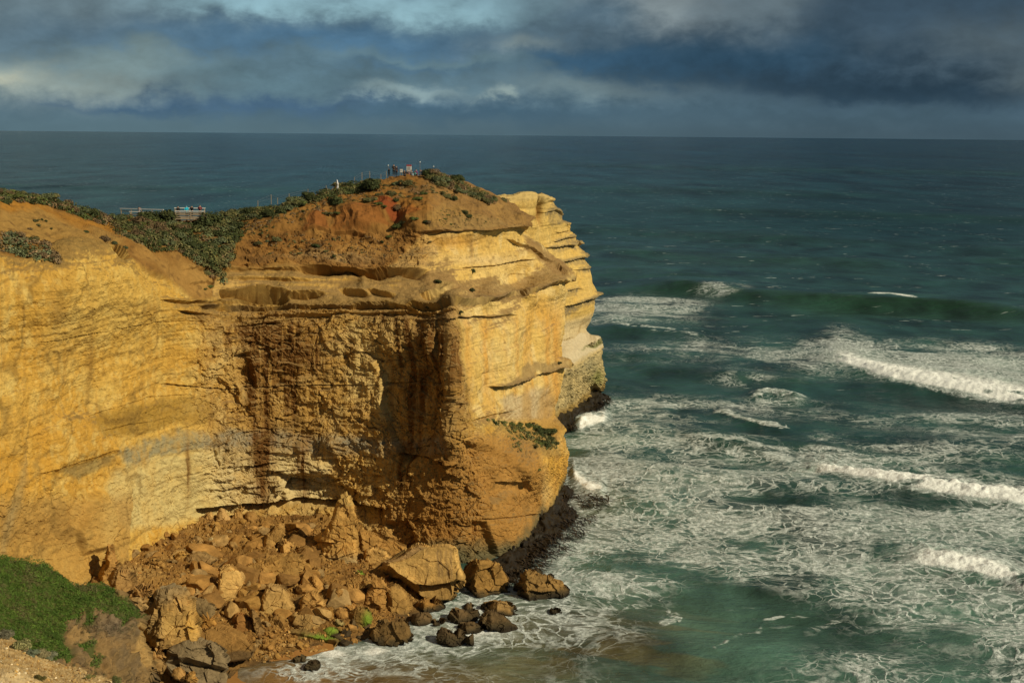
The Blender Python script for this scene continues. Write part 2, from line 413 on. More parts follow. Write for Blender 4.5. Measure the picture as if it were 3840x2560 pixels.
HC = control([(-800,660,122),(-800,850,106),(-800,1000,97),(-800,1300,93),(-800,1700,89),(-800,2250,86),(-200,1000,120),(0,970,132),(120,960,136),(250,930,140),(400,930,146),(560,1010,151.5),(740,1130,158),
 (-200,1300,117),(0,1300,129.5),(250,1300,138),(450,1300,146.5),(650,1300,155),
 (-200,1700,114),(0,1700,126.5),(250,1700,136.5),(420,1700,143.5),(560,1700,151),(720,1700,157),
 (-200,2200,112),(0,2080,124),(250,2080,134),(430,2050,140),(550,1980,148),(720,1960,157),
 (850,1130,163.5),(850,1200,161),(850,1500,161.5),(850,1800,161.5),(850,1950,161),
 (1100,1200,164),(1100,1500,164),(1100,1800,164.5),(1100,1980,164),(1350,1200,165),(1350,1500,164.5),(1350,1800,164),(1350,2000,162.5),
 (1550,1200,164),(1550,1500,163),(1550,1800,161.5),(1550,2050,159.5),
 (1700,1200,162.5),(1740,1400,161.5),(1770,1600,161),(1750,1800,160.5),(1700,2050,159),(1400,2150,158),(1650,2180,157),
 (1889,2070,'z',.5),(1957,2033,'z',.5),(1995,1999,'z',.5),(2013,1904,'z',2.0),
 (1800,1800,161.5),(1850,1900,162.5),(1900,1950,164.5),(1950,1800,168),(2020,1780,173),(2030,1700,175),
 (1790,1595,162.5),(1850,1610,168),(1900,1640,170),(2000,1690,174),(2050,1640,184),(2110,1660,187),(2110,1600,195),(1950,1600,180),(2000,1560,188),(2070,1560,199),
 (2060,1850,183.5),(2110,1700,188),(2134,1710,193),(2136,1771,196),(2124,1815,'z',1.0),(2090,1875,'z',.8),(2056,1905,'z',.8),
 (1800,1300,167),(1800,1500,166.5),(1900,1200,178),(1900,1400,177.5),(1900,1540,178),(2000,1200,190),(2000,1400,189),(2000,1530,189),
 (2095,1200,203),(2090,1400,201),(2065,1520,199),(2110,1120,206),
 (2140,1040,206),(2100,1068,200),(1990,1093,187),(1850,1116,173.2),(1720,1126,164),(1850,1165,174.6),(1990,1140,188.6),
 (2110,1000,210),(2040,940,206),(1980,1060,195),(1800,1068,180.5),(1700,1045,173.5),(1700,1090,168),(1620,1060,169.5),
 (1980,960,197.5),(1975,885,198),(1900,1000,189.3),(1900,892,189.7),(1900,1085,187),(1800,900,182.3),(1800,1000,182),(1700,902,176.8),(1700,1000,176),(1620,890,174.8),(1620,960,174),
 (1985,845,195),(1900,853,187.5),(1800,858,180.5),(1700,860,176),(1600,864,174.3),
 (1300,1110,166.5),(1300,1060,169),(1300,1000,169.5),(1300,930,173),(1300,875,176),(1300,800,180),(1300,740,184),(1300,690,188),
 (1000,1120,165),(1000,1060,168),(1000,1000,169),(1000,920,172),(1000,850,175),(1000,790,180),
 (1500,1120,166),(1500,1050,169),(1500,1000,170),(1500,930,173),(1500,870,175.5),(1500,800,180),(1500,730,185),(1500,660,190),
 (1660,655,192),(1700,760,187),(1700,672,192),(1850,735,197),(1930,780,200),(1850,800,190),(1750,800,184),
 (820,1050,165),(760,1000,165),(720,900,170),(800,880,173),(700,830,180),(860,800,181),(640,960,160),(600,880,168),(500,860,166),(560,835,178),(760,815,180),
 (-200,690,140),(0,715,150),(200,755,159),(330,790,166),(460,830,174),(0,850,139),(200,850,147),(350,860,154),(430,880,157),(-200,850,127),(0,930,134),(200,900,143)])

def ledge(h, X, Y, line, out, rec, up, down, jit=4.0, seed=0, P=None, edge=2.0):
    """rock shelf: sticks out above the line, undercut below it"""
    line = np.asarray(line, float); x0, x1 = line[0, 0], line[-1, 0]
    b = (X > x0-30) & (X < x1+30) & (Y > line[:, 1].min()-4*up-20) & (Y < line[:, 1].max()+4*down+20)
    x, y = X[b], Y[b]
    yl = np.interp(x, line[:, 0], line[:, 1])
    q = np.stack([x/44, np.full_like(x, seed*3.7), np.zeros_like(x)], -1)
    yl = yl+jit*fbm(q, 40+seed, 3)*.8
    amp = (.75+.35*fbm(q*.5, 60+seed, 2))*sstep(x0-25, x0+15, x)*(1-sstep(x1-15, x1+25, x))
    t = y-yl
    f = np.where(t < 0, out*np.exp(np.minimum(t, 0)/up), -rec*np.exp(-np.maximum(t, 0)/down))
    mid = sstep(-edge, edge, t); f = np.where(np.abs(t) < edge, out*(1-mid)-rec*mid, f)
    h[b] += f*amp
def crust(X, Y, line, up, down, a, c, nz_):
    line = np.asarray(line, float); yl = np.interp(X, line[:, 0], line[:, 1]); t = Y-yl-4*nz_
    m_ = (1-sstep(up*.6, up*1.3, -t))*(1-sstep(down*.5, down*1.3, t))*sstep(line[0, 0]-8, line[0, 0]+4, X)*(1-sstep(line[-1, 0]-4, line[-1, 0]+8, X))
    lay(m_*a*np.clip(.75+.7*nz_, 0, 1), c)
def recess(h, X, Y, poly, depth, soft=7):
    h -= depth*polymask(poly, X, Y, soft)

def head_D(s):
    s.rbf = RBF(HC); D = s.rbf.grid(s.xs, s.ys)
    # round the seaward edges away
    x, y, d = s.X, s.Y, None
    edge = np.array(HEAD[27:58], float)
    yy = edge[:, 1]; order = np.argsort(yy); xr = np.interp(s.Y, yy[order], edge[order, 0])
    t = np.clip((xr-s.X)/26, 0, 1); on = sstep(830, 860, s.Y)*(1-sstep(1900, 1935, s.Y))
    D = D+on*4.5*(1-np.sqrt(np.clip(1-(1-t)**2, 0, 1)))
    # the skyline rolls over
    sk = np.array([q for q in HEAD[:28]], float); ys = np.interp(s.X, sk[:, 0], sk[:, 1])
    t = np.clip((s.Y-ys)/14, 0, 1); D = D+5*(1-np.sqrt(np.clip(1-(1-t)**2, 0, 1)))*(s.X < 1990)
    return D
head = Relief(HEAD, 2.6, head_D)
X, Y = head.X, head.Y
P0 = head.P.copy(); N0 = grid_normals(P0)
lowf = fbm(P0/14, 3, 3); midf = fbm(P0/4.0, 5, 4)
warpp = P0+1.2*np.stack([midf, lowf, .35*fbm(P0/5, 9, 3)], -1)
jx = X+18*lowf; jy = Y+14*midf
soil_up = 1-sstep(980, 1040, Y+12*midf+ (X < 700)*0)                      # earth slopes above the rock
lineL = np.interp(X, [-220, 0, 100, 240, 330, 430, 560, 650, 740, 800, 900], [960, 965, 985, 900, 895, 925, 1000, 1040, 1120, 1110, 1000])
soil = np.where(X < 800, 1-sstep(-12, 16, Y-lineL-10*midf), soil_up)
lineR = np.interp(X, [1450, 1580, 1700, 1850, 1990, 2150], [1000, 880, 866, 862, 848, 800])
soil = np.where(X > 1560, 1-sstep(-4, 5, Y-lineR), soil); soil = np.where((X > 1450) & (X <= 1560), 1-sstep(-10, 12, Y-np.interp(X, [1450, 1560], [1000, 900])-14*midf), soil)
cliff = 1-soil
front = sstep(690, 850, X+30*midf)*(1-sstep(1690, 1790, X-.10*(Y-1200)+20*midf))*sstep(1110, 1180, Y)
rightf = sstep(1700, 1760, X-.09*(Y-1150))*cliff*(1-sstep(1560, 1620, Y))*sstep(1000, 1080, Y+.5*(X-1750))
rightf = np.maximum(rightf, sstep(1560, 1640, X)*sstep(864, 880, Y)*(1-sstep(1080, 1130, Y))*cliff)
lowblk = sstep(1600, 1660, Y)*sstep(1700, 1780, X)
upperband = cliff*sstep(700, 820, X)*(1-sstep(1100, 1150, Y))*(1-rightf)

h = np.zeros(X.shape)
# big forms
h += cliff*.9*lowf + soil*.5*lowf
f1, e1 = facet(warpp/np.array([2.6, 2.6, 1.9]), 11, 1.2); f2, e2 = facet(warpp/np.array([1.0, 1.0, .62]), 23, 1.2); f3, e3 = facet(warpp/.42, 29, 1.0)
bigf, eb = facet(warpp/np.array([5.5, 5.5, 4.2]), 37, 1.3)
rough = np.clip(front*(1-.35*gauss(X, Y, 1000, 1700, 150, 90))+.45*lowblk+.30*(1-front)*cliff*(X < 800)*(.6+.8*sstep(1700, 1900, Y)), 0, 1)
rough *= 1-.8*rightf
h += rough*(.26*bigf*front+.17*f1+.15*f2+.08*f3)
# strata
stz = fbm(np.stack([P0[..., 0]*.025, P0[..., 1]*.025, P0[..., 2]*.95+.4*lowf], -1), 51, 4)
stf = fbm(np.stack([P0[..., 0]*.05, P0[..., 1]*.05, P0[..., 2]*3.4+.6*lowf], -1), 57, 3)
h += cliff*(.10+.06*rightf+.15*upperband)*stz + cliff*.035*stf*(1-.5*rough)
h += cliff*(.10*fbm(P0/1.1, 61, 4)+.05*fbm(P0/.4, 63, 3)) + cliff*(X < 800)*.11*ridged(P0/np.array([2.4, 2.4, 1.6]), 64, 4)
# cream ledgy beds low in the bay
beds = gauss(X, Y, 1000, 1770, 230, 95)*sstep(700, 790, X)
h += beds*(.55*facet(warpp/np.array([2.6, 2.6, .55]), 71, .8)[0])
# vertical flutes on the stained face
flut = fbm(np.stack([P0[..., 0]*1.3, P0[..., 1]*.5, P0[..., 2]*.10], -1), 73, 4)
h += front*.16*flut*sstep(1150, 1250, Y)*(1-sstep(1500, 1700, Y))
# earth slopes: hummocks, rills and crumbly scarps
rill = ridged(np.stack([P0[..., 0]*.45+.25*midf, P0[..., 1]*.09, P0[..., 2]*.05], -1), 81, 4)
hump = sstep(980, 1150, X)
h += soil*(.45*midf + .12*fbm(P0/.9, 83, 4) + hump*.35*rill*sstep(700, 760, Y)*(1-sstep(850, 890, Y)))
crumb = sstep(862, 885, Y+8*midf)*(1-sstep(985, 1010, Y+8*midf))*sstep(830, 960, X)*(1-sstep(1560, 1680, X))
h += crumb*(.20*facet(warpp/np.array([2.2, 2.2, .7]), 85, 1.2)[0]+.09*facet(P0/np.array([.7,.7,.4]), 87, 1.0)[0]+.22*fbm(P0/np.array([1.6,1.6,.8]), 88, 4))
# red earth cones
for cx, cy, sx, sy, a in [(1180, 850, 75, 60, 1.3), (1345, 835, 110, 85, 1.8), (1440, 790, 50, 60, 1.2), (1535, 815, 50, 60, 1.2), (1600, 790, 70, 90, 1.2), (1060, 830, 60, 40, .8)]:
    h += soil*a*np.clip(1-np.sqrt(((X-cx)/sx)**2+(np.minimum(Y-cy, 0)/sy)**2), 0, 1)*(1-sstep(cy+25, cy+45, Y))
# named shelves, slots and caves
ledge(h, X, Y, [(1580,870),(1700,867),(1850,865),(1940,858),(1995,846)], .6, .7, 22, 40, 4, 1)
ledge(h, X, Y, [(1540,1140),(1700,1130),(1850,1120),(1900,1113),(2000,1088),(2060,1072),(2145,1045)], 1.0, 1.0, 30, 45, 6, 2)
ledge(h, X, Y, [(1930,905),(1985,935),(2040,985),(2120,1030)], .8, .5, 30, 25, 6, 3)
ledge(h, X, Y, [(1855,1450),(1950,1425),(2060,1392),(2128,1368)], 1.2, .8, 26, 30, 6, 4)
ledge(h, X, Y, [(1560,1196),(1720,1190),(1910,1183)], .45, .5, 14, 25, 4, 5)
ledge(h, X, Y, [(845,1086),(900,1088),(960,1088),(1065,1094)], 1.0, 6.5, 24, 22, 2, 6, edge=3)
ledge(h, X, Y, [(1040,1100),(1200,1095)], .6, 2.6, 14, 14, 3, 16)
ledge(h, X, Y, [(780,1138),(900,1136),(1050,1140),(1250,1150),(1450,1130)], .5, .7, 14, 14, 6, 7)
ledge(h, X, Y, [(820,1122),(1050,1118)], .5, .9, 12, 8, 5, 17)
ledge(h, X, Y, [(1130,1006),(1250,1002),(1345,1012)], .6, 3.0, 20, 24, 2, 8, edge=3)
ledge(h, X, Y, [(1365,1012),(1480,1000),(1590,1008)], .6, 3.2, 20, 24, 2, 9, edge=3)
ledge(h, X, Y, [(1290,1080),(1370,1092)], .5, 1.4, 30, 22, 3, 10)
ledge(h, X, Y, [(1390,1080),(1470,1092)], .5, 1.4, 30, 22, 3, 11)
ledge(h, X, Y, [(1590,1092),(1700,1080)], .5, 1.2, 30, 22, 3, 12)
ledge(h, X, Y, [(1340,1137),(1480,1137),(1545,1152)], .6, 1.5, 12, 16, 6, 13)
ledge(h, X, Y, [(905,1204),(1040,1204)], .35, 1.0, 8, 5, 1, 14)
ledge(h, X, Y, [(700,1165),(900,1178),(1200,1172),(1500,1168),(1700,1160)], .55, .8, 12, 14, 4, 33)
ledge(h, X, Y, [(640,1120),(800,1128),(1000,1128)], .4, .6, 10, 10, 4, 34)
ledge(h, X, Y, [(720,1060),(900,1050),(1150,1056)], .25, .4, 10, 10, 4, 35)
ledge(h, X, Y, [(700,1010),(900,1012),(1120,1010)], .3, .5, 10, 12, 4, 36)
ledge(h, X, Y, [(640,1440),(850,1462),(1100,1448),(1420,1447),(1650,1452)], .15, .55, 6, 4, 2, 15)
ledge(h, X, Y, [(150,1275),(300,1255),(520,1225),(800,1200)], .08, .16, 6, 5, 6, 18)
ledge(h, X, Y, [(330,1560),(430,1525),(560,1490),(720,1480)], .12, .12, 10, 30, 3, 19)
ledge(h, X, Y, [(140,1775),(250,1745),(340,1715),(425,1690)], .2, .05, 40, 30, 3, 20)
ledge(h, X, Y, [(380,1615),(480,1590),(620,1570)], .08, .08, 10, 20, 3, 21)
ledge(h, X, Y, [(740,1905),(820,1897),(950,1888),(1100,1878),(1300,1880),(1420,1905)], .6, 3.2, 40, 42, 4, 22, edge=4)
ledge(h, X, Y, [(1050,1855),(1090,1800),(1300,1830),(1350,1860)], .2, 1.8, 20, 40, 4, 23)
ledge(h, X, Y, [(1130,872),(1290,876)], .3, .7, 10, 8, 3, 24)
ledge(h, X, Y, [(1310,880),(1370,886)], .4, .8, 10, 12, 5, 25)
ledge(h, X, Y, [(430,918),(478,955)], .5, 2.0, 20, 12, 2, 26)
ledge(h, X, Y, [(205,888),(250,890)], .3, 1.0, 8, 6, 2, 27)
ledge(h, X, Y, [(1820,1400),(1880,1385)], .15, .3, 5, 5, 2, 28)
ledge(h, X, Y, [(1780,1575),(1850,1555),(1900,1548)], .3, .6, 12, 14, 3, 29)
ledge(h, X, Y, [(1480,1705),(1600,1712),(1700,1740)], .5, .8, 14, 30, 5, 30)
ledge(h, X, Y, [(1880,1810),(1990,1805)], .35, .4, 16, 30, 3, 31)
ledge(h, X, Y, [(1820,1945),(1900,1942),(2000,1930)], .3, .5, 10, 10, 3, 32)
recess(h, X+9*midf, Y+12*lowf+6*midf, [(1268,1200),(1400,1215),(1500,1195),(1620,1205),(1648,1260),(1640,1340),(1668,1450),(1640,1600),(1600,1700),(1520,1740),(1470,1640),(1432,1520),(1425,1420),(1390,1340),(1310,1280)], 1.35*sstep(1150, 1400, Y), 9)
ledge(h, X, Y, [(1740,1004),(1860,996),(1990,975)], .12, .45, 14, 34, 3, 37)
h += 2.2*gauss(X, Y, 1690, 1400, 38, 260)*cliff + 1.5*gauss(X, Y, 1600, 1300, 22, 60)*cliff
recess(h, X, Y, [(1745,1660),(1840,1680),(1900,1715),(1960,1770),(1985,1840),(1900,1850),(1850,1880),(1800,1790)], .8, 14)
recess(h, X, Y, [(1050,1780),(1230,1790),(1330,1850),(1330,1900),(1100,1890)], 1.5, 14)
recess(h, X, Y, [(890,1340),(935,1330),(960,1450),(930,1490),(895,1440)], 1.0, 10)
recess(h, X, Y, [(1780,1960),(1830,1960),(1870,2090),(1800,2090)], 1.2, 8)
recess(h, X, Y, [(1440,1960),(1520,1950),(1560,2040),(1480,2060)], 1.2, 10)
h += 1.3*gauss(X, Y, 1240, 1660, 38, 34)+1.0*gauss(X, Y, 1180, 1750, 60, 20)+1.1*gauss(X, Y, 1130, 1680, 26, 20)
h += .7*polymask([(345,1560),(440,1690),(330,1720),(200,1760),(200,1560)], X, Y, 26)
for a, b, w in [((1295, 1010), (1100+230, 1090), 14)]:
    pass
# boulder apron standing against the wall, pale (left)
h += 1.0*polymask([(345,1850),(375,1830),(400,1900),(435,1990),(400,2060),(300,2080),(275,2000)], X, Y, 10)
head.displace(h)
P = head.P; N = head.N

# ---- rock and earth colours (stains, beds and soil of the stone; one sunlit strip painted in)
def C(r, g, b): return np.array([r, g, b], np.float32)
GOLD, PALE, CREAM, BROWN, DBROWN = C(.60,.355,.082), C(.66,.455,.15), C(.50,.39,.19), C(.215,.098,.022), C(.10,.045,.012)
RED, GREY, TAN, DARK, SOIL, SLAND = C(.27,.095,.03), C(.30,.255,.165), C(.44,.27,.085), C(.17,.125,.06), C(.30,.175,.055), C(.40,.245,.07)
col = np.zeros(X.shape+(3,), np.float32)+GOLD
def lay(w, c): 
    global col
    w = np.clip(w, 0, 1)[..., None].astype(np.float32); col = col*(1-w)+c*w
na = fbm(P0/7, 101, 4); nb_ = fbm(P0/2.2, 103, 4); nc = fbm(P0/.7, 105, 3)
streak = fbm(np.stack([X/9, np.zeros_like(X), Y/260], -1), 107, 4); streak2 = fbm(np.stack([X/22, np.ones_like(X)*5, Y/420], -1), 109, 3)
lay(.55*sstep(-.1, .6, na), PALE); lay(.5*sstep(.0, .7, -na+.3*nb_), C(.52,.29,.06))
lay(.5*sstep(.0, .5, nb_), C(.70,.52,.20)); lay(.35*sstep(.1,.6,nc), C(.72,.56,.25))
lay(.40*sstep(.15, .6, streak)*(X < 800), C(.46,.25,.055))
# left wall golds
lay((X < 180)*.5*sstep(1450, 1600, Y)*(1-sstep(1800, 1950, Y)), C(.58,.31,.055))
lay(gauss(X, Y, 420, 1150, 250, 180)*.6, PALE)
lay(gauss(jx, jy, 215, 1170, 35, 70)*.7, C(.36,.21,.06)); lay(gauss(X, Y, 340, 1380, 12, 170)*.7, C(.34,.19,.05)); lay(gauss(jx, jy, 230, 1330, 60, 60)*.5, C(.40,.22,.05))
lay(polymask([(330,1570),(480,1520),(720,1495),(800,1500),(820,1580),(640,1600),(380,1640)], jx, jy, 16)*.75, C(.33,.20,.045))
lay(polymask([(800,1560),(1000,1540),(1100,1580),(820,1640)], jx, jy, 20)*.4, C(.36,.22,.06))
# weathered front wall
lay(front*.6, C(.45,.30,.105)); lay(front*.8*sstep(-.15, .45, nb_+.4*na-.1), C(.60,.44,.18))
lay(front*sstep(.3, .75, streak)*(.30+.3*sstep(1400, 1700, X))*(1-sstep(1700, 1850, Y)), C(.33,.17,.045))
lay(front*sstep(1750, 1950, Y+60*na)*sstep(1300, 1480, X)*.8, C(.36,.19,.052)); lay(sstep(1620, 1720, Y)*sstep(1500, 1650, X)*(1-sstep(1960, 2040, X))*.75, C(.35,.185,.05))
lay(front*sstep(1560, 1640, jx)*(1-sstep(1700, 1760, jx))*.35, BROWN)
# pale and grey beds of the bay
lay(polymask([(440,1690),(560,1640),(760,1610),(1000,1615),(1250,1640),(1480,1640),(1680,1640),(1680,1690),(1450,1700),(1000,1690),(700,1690),(480,1740)], jx+14*nb_, jy+16*nb_, 16)*np.clip(.8+.45*nb_+.3*nc, 0, 1), C(.31,.275,.195))
lay(polymask([(420,1760),(560,1720),(760,1690),(1000,1690),(1240,1700),(1220,1880),(900,1900),(700,1960),(480,1990),(400,1900)], jx+12*nb_, jy+12*nb_, 22)*np.clip(.85+.3*nb_, 0, 1), C(.60,.49,.26)); lay(gauss(jx, jy, 900, 1790, 260, 70)*sstep(.0, .5, nc)*.5, C(.66,.56,.33))
lay(polymask([(220,1770),(330,1730),(425,1700),(410,1740),(300,1800)], jx, jy, 12)*.7, C(.24,.19,.10))
lay((X < 480)*sstep(1820, 1900, Y+20*na)*.8, C(.44,.27,.095)); lay((X < 260)*sstep(1860, 1960, jy)*(1-sstep(2000, 2060, jy))*.4, C(.34,.19,.06))
lay((X < 90)*gauss(X+.28*(Y-1900), Y, 40, 1900, 18, 300)*.5, GREY)
lay(gauss(X, Y, 390, 1960, 36, 110)*.6, C(.56,.40,.17))
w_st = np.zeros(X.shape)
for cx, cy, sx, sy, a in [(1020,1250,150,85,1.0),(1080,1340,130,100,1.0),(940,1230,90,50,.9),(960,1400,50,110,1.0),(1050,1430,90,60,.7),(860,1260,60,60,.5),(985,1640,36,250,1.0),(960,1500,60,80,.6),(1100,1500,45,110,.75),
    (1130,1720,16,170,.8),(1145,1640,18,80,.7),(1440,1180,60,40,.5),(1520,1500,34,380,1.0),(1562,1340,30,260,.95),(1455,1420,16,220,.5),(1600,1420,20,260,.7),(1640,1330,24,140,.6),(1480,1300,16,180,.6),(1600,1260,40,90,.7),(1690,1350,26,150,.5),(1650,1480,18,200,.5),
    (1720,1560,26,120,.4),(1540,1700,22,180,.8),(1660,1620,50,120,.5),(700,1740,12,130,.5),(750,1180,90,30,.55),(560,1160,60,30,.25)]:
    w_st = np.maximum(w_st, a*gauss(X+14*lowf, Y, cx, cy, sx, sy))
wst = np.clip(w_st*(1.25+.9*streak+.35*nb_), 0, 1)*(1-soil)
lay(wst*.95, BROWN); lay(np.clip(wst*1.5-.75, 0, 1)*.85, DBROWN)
lay(polymask([(1290,1210),(1400,1230),(1420,1330),(1440,1420),(1420,1560),(1330,1540),(1290,1400),(1330,1330)], jx, jy, 14)*.55*(.6+.6*nb_), C(.64,.50,.22))  # cream patch, with the sunlit strip beside the recess painted pale below it
# seaward faces
lay(rightf*.75, C(.66,.455,.135)); lay(rightf*.6*sstep(0, .5, na), C(.68,.50,.19)); lay(rightf*.45*sstep(.1, .5, nb_), C(.72,.57,.27))
for cx, w_, a in [(1760,16,.5),(1830,14,.6),(1850,6,.5),(1930,10,.5),(1975,14,.6),(2050,12,.65),(2085,16,.8),(1995,6,.5),(1720,20,.5),(1890,8,.4)]:
    lay(rightf*a*np.exp(-((X+6*lowf-cx)/w_)**2)*sstep(1140, 1220, Y)*(.5+.5*streak2+.3), C(.56,.27,.045))
lay(rightf*gauss(X, Y, 2040, 1170, 70, 55)*.65, C(.58,.31,.055))
lay(rightf*polymask([(1880,1500),(1960,1470),(2060,1440),(2080,1520),(2060,1570),(1980,1615),(1890,1590)], jx, jy, 14)*.8, C(.47,.38,.23))
for cx, w_ in [(1950,9),(2020,12),(2045,6)]: lay(polymask([(cx-20,1610),(cx,1480),(cx+22,1440),(cx+28,1600)], X, Y, w_)*.6, C(.40,.23,.06))
lay(rightf*gauss(X, Y, 1700, 905, 130, 30)*.75, C(.55,.28,.05)); lay(rightf*gauss(X, Y, 1770, 930, 9, 60)*.7, C(.28,.15,.04)); lay(rightf*gauss(X, Y, 1820, 975, 170, 22)*.5, C(.66,.50,.26))
lay(lowblk*(1-sstep(2000, 2035, X-.25*(Y-1700)))*.8, C(.38,.20,.055)); lay(lowblk*sstep(2020, 2050, X)*sstep(1690, 1720, Y)*.9, C(.64,.37,.07))
lay(gauss(X, Y, 2040, 1850, 30, 70)*sstep(2010, 2030, X)*.7, C(.60,.44,.2))
lay(lowblk*.5*sstep(0, .6, nb_), C(.45,.25,.07))
# shelf bands in the upper cliff
lay(upperband*.8, C(.52,.33,.10)); lay(upperband*gauss(X, jy, 1250, 985, 500, 16)*.8, C(.58,.44,.2)); lay(upperband*gauss(X, jy, 1200, 1040, 400, 20)*.55, C(.56,.32,.065))
lay(upperband*sstep(1060, 1080, jy)*.5, C(.46,.285,.085)); lay(cliff*gauss(X, jy, 1200, 1150, 420, 22)*.5, C(.40,.225,.065))
lay(cliff*gauss(X, jy, 1000, 1185, 220, 14)*.5, C(.52,.36,.13))
# soil
sl_ = soil
lay(sl_, SOIL); lay(sl_*.7*sstep(-.2, .5, na), C(.36,.20,.06)); lay(sl_*.5*sstep(.1, .6, nb_), C(.42,.265,.09))
lay(sl_*polymask([(0,760),(140,770),(260,800),(420,830),(430,880),(300,850),(120,810),(0,800)], jx, jy, 16)*.9, C(.47,.25,.05))
lay(sl_*polymask([(0,800),(140,800),(300,850),(430,890),(460,930),(250,920),(0,940)], jx, jy, 14)*.85, C(.43,.29,.10))
lay(sl_*polymask([(480,880),(560,930),(700,1000),(820,1070),(740,1130),(620,1040),(500,940)], jx, jy, 12)*.8, C(.44,.28,.095))
lay(polymask([(700,1000),(900,1000),(900,1060),(740,1100)], jx, jy, 20)*.7, C(.48,.315,.11))
lay(sl_*hump*.5, C(.33,.175,.05))
for poly, c, a in [([(1130,875),(1170,810),(1215,790),(1230,870)], C(.31,.125,.038), .8), ([(1235,870),(1290,790),(1330,770),(1390,790),(1470,850),(1400,862),(1370,890),(1300,872)], C(.34,.15,.044), .8),
    ([(1310,775),(1390,785),(1400,800),(1320,800)], C(.36,.13,.045), .7), ([(1400,780),(1430,745),(1480,760),(1500,800),(1540,830),(1480,835)], C(.30,.085,.03), .95), ([(1500,830),(1500,780),(1520,750),(1580,810),(1560,825)], C(.40,.16,.04), .9),
    ([(1575,800),(1590,720),(1640,700),(1680,760),(1650,780),(1590,830)], C(.38,.19,.04), .9), ([(1505,790),(1510,710),(1540,740),(1560,790)], C(.42,.23,.06), .7), ([(1590,840),(1660,770),(1760,790),(1900,845),(1600,860)], C(.48,.305,.085), .85),
    ([(1640,700),(1760,730),(1860,780),(1760,780),(1680,740)], C(.35,.19,.055), .8), ([(1480,700),(1560,690),(1700,740),(1640,720),(1560,720)], C(.24,.16,.08), .7), ([(1750,795),(1900,830),(1980,845),(1700,860),(1680,830)], C(.40,.29,.12), .8),
    ([(1820,740),(1900,770),(1980,830),(1900,830),(1820,790)], C(.52,.34,.11), .7)]:
    lay(soil*polymask(poly, X+6*nb_, Y+6*midf, 7)*a, c)
lay(crumb*.55, C(.38,.21,.065)); lay(crumb*sstep(.1, .6, nb_)*.7, C(.47,.29,.10)); lay(crumb*sstep(.1, .5, -nb_)*.7, C(.20,.11,.04)); lay(crumb*sstep(.2,.6,nc)*.5, C(.17,.095,.035))
lay(crumb*gauss(X, jy, 1250, 960, 200, 18)*.6, C(.52,.39,.2))
so_r = soil*sstep(1560, 1640, X+10*midf)
# loose soil lying on shelves
up = N[..., 2]
talus = sstep(.45, .75, up)*cliff*sstep(840, 900, Y)*(1-sstep(1650, 1750, Y)*(X < 1700))
lay(talus*.85, C(.29,.185,.075)); lay(talus*sstep(.1, .5, nc)*.5, C(.20,.135,.055))
lay(polymask([(1555,1000),(1640,1020),(1760,1080),(1880,1110),(1860,1125),(1700,1090),(1600,1070)], jx, jy, 9)*.85, C(.31,.19,.07))
lay(polymask([(1580,1090),(1650,1050),(1700,1075),(1640,1100)], jx, jy, 8)*.6, C(.52,.36,.12))
lay(polymask([(1965,880),(2035,937),(2120,1003),(2143,1036),(2080,1030),(2010,975),(1970,930)], jx, jy, 8)*.85, C(.28,.17,.065))
lay(polymask([(1600,1150),(1740,1135),(1720,1175),(1780,1190),(1640,1200)], jx, jy, 10)*.6, C(.44,.28,.12))
lay(polymask([(1960,1360),(2126,1362),(2100,1390),(2000,1400),(1960,1440),(1860,1455),(1940,1400)], jx, jy, 8)*.9, C(.33,.225,.09))
lay(polymask([(1790,1580),(1880,1600),(2080,1650),(2110,1700),(2040,1720),(1950,1640)], jx, jy, 10)*.7, C(.33,.22,.075))
lay(polymask([(1960,1600),(2060,1560),(2125,1615),(2105,1650),(2020,1630)], jx, jy, 8)*.8, C(.48,.29,.085))
# pits and dark specks of weathered crust
pit = sstep(.42, .62, fbm(np.stack([P0[..., 0]*.8, P0[..., 1]*.8, P0[..., 2]*1.8], -1), 121, 4))
lay(pit*cliff*.35*(1-front), C(.24,.15,.05))
spk = sstep(.5, .7, fbm(P0/.8, 123, 3))*(soil*.6+rightf*.35); lay(spk, C(.20,.12,.045))
crk = sstep(.93, .99, 1-np.abs(vnoise(np.stack([P0[..., 0]*.16, P0[..., 1]*.16, P0[..., 2]*.28], -1)*1.0+.25*midf[..., None], 131)))*cliff*.5
lay(crk*(1-rightf*.7), C(.20,.12,.04))
# dark tidemark at the foot
lay(sstep(2.6, .6, P[..., 2]+.7*nb_)*(X > 1300), C(.115,.105,.055)); lay(sstep(1.3, .2, P[..., 2]+.5*nb_)*(X > 1300), C(.05,.042,.025))
lay(sstep(2010, 2060, jy)*sstep(1500, 1560, X)*.7*sstep(7, 3, P[..., 2]), C(.16,.14,.075))
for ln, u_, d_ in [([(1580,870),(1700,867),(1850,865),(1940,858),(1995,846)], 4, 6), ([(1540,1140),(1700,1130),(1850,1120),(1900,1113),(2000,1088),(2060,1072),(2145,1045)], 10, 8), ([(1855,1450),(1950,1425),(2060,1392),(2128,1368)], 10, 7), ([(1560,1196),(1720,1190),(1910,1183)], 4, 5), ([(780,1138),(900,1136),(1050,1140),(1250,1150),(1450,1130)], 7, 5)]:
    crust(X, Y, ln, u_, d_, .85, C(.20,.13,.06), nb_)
lay(so_r*.55, C(.37,.26,.12)); lay(so_r*sstep(.1, .5, nc)*.5, C(.22,.15,.075))
gl = (front+lowblk).clip(0, 1)[..., None]; rf = np.clip(rightf+.7*upperband, 0, 1)[..., None]; so_ = soil[..., None]
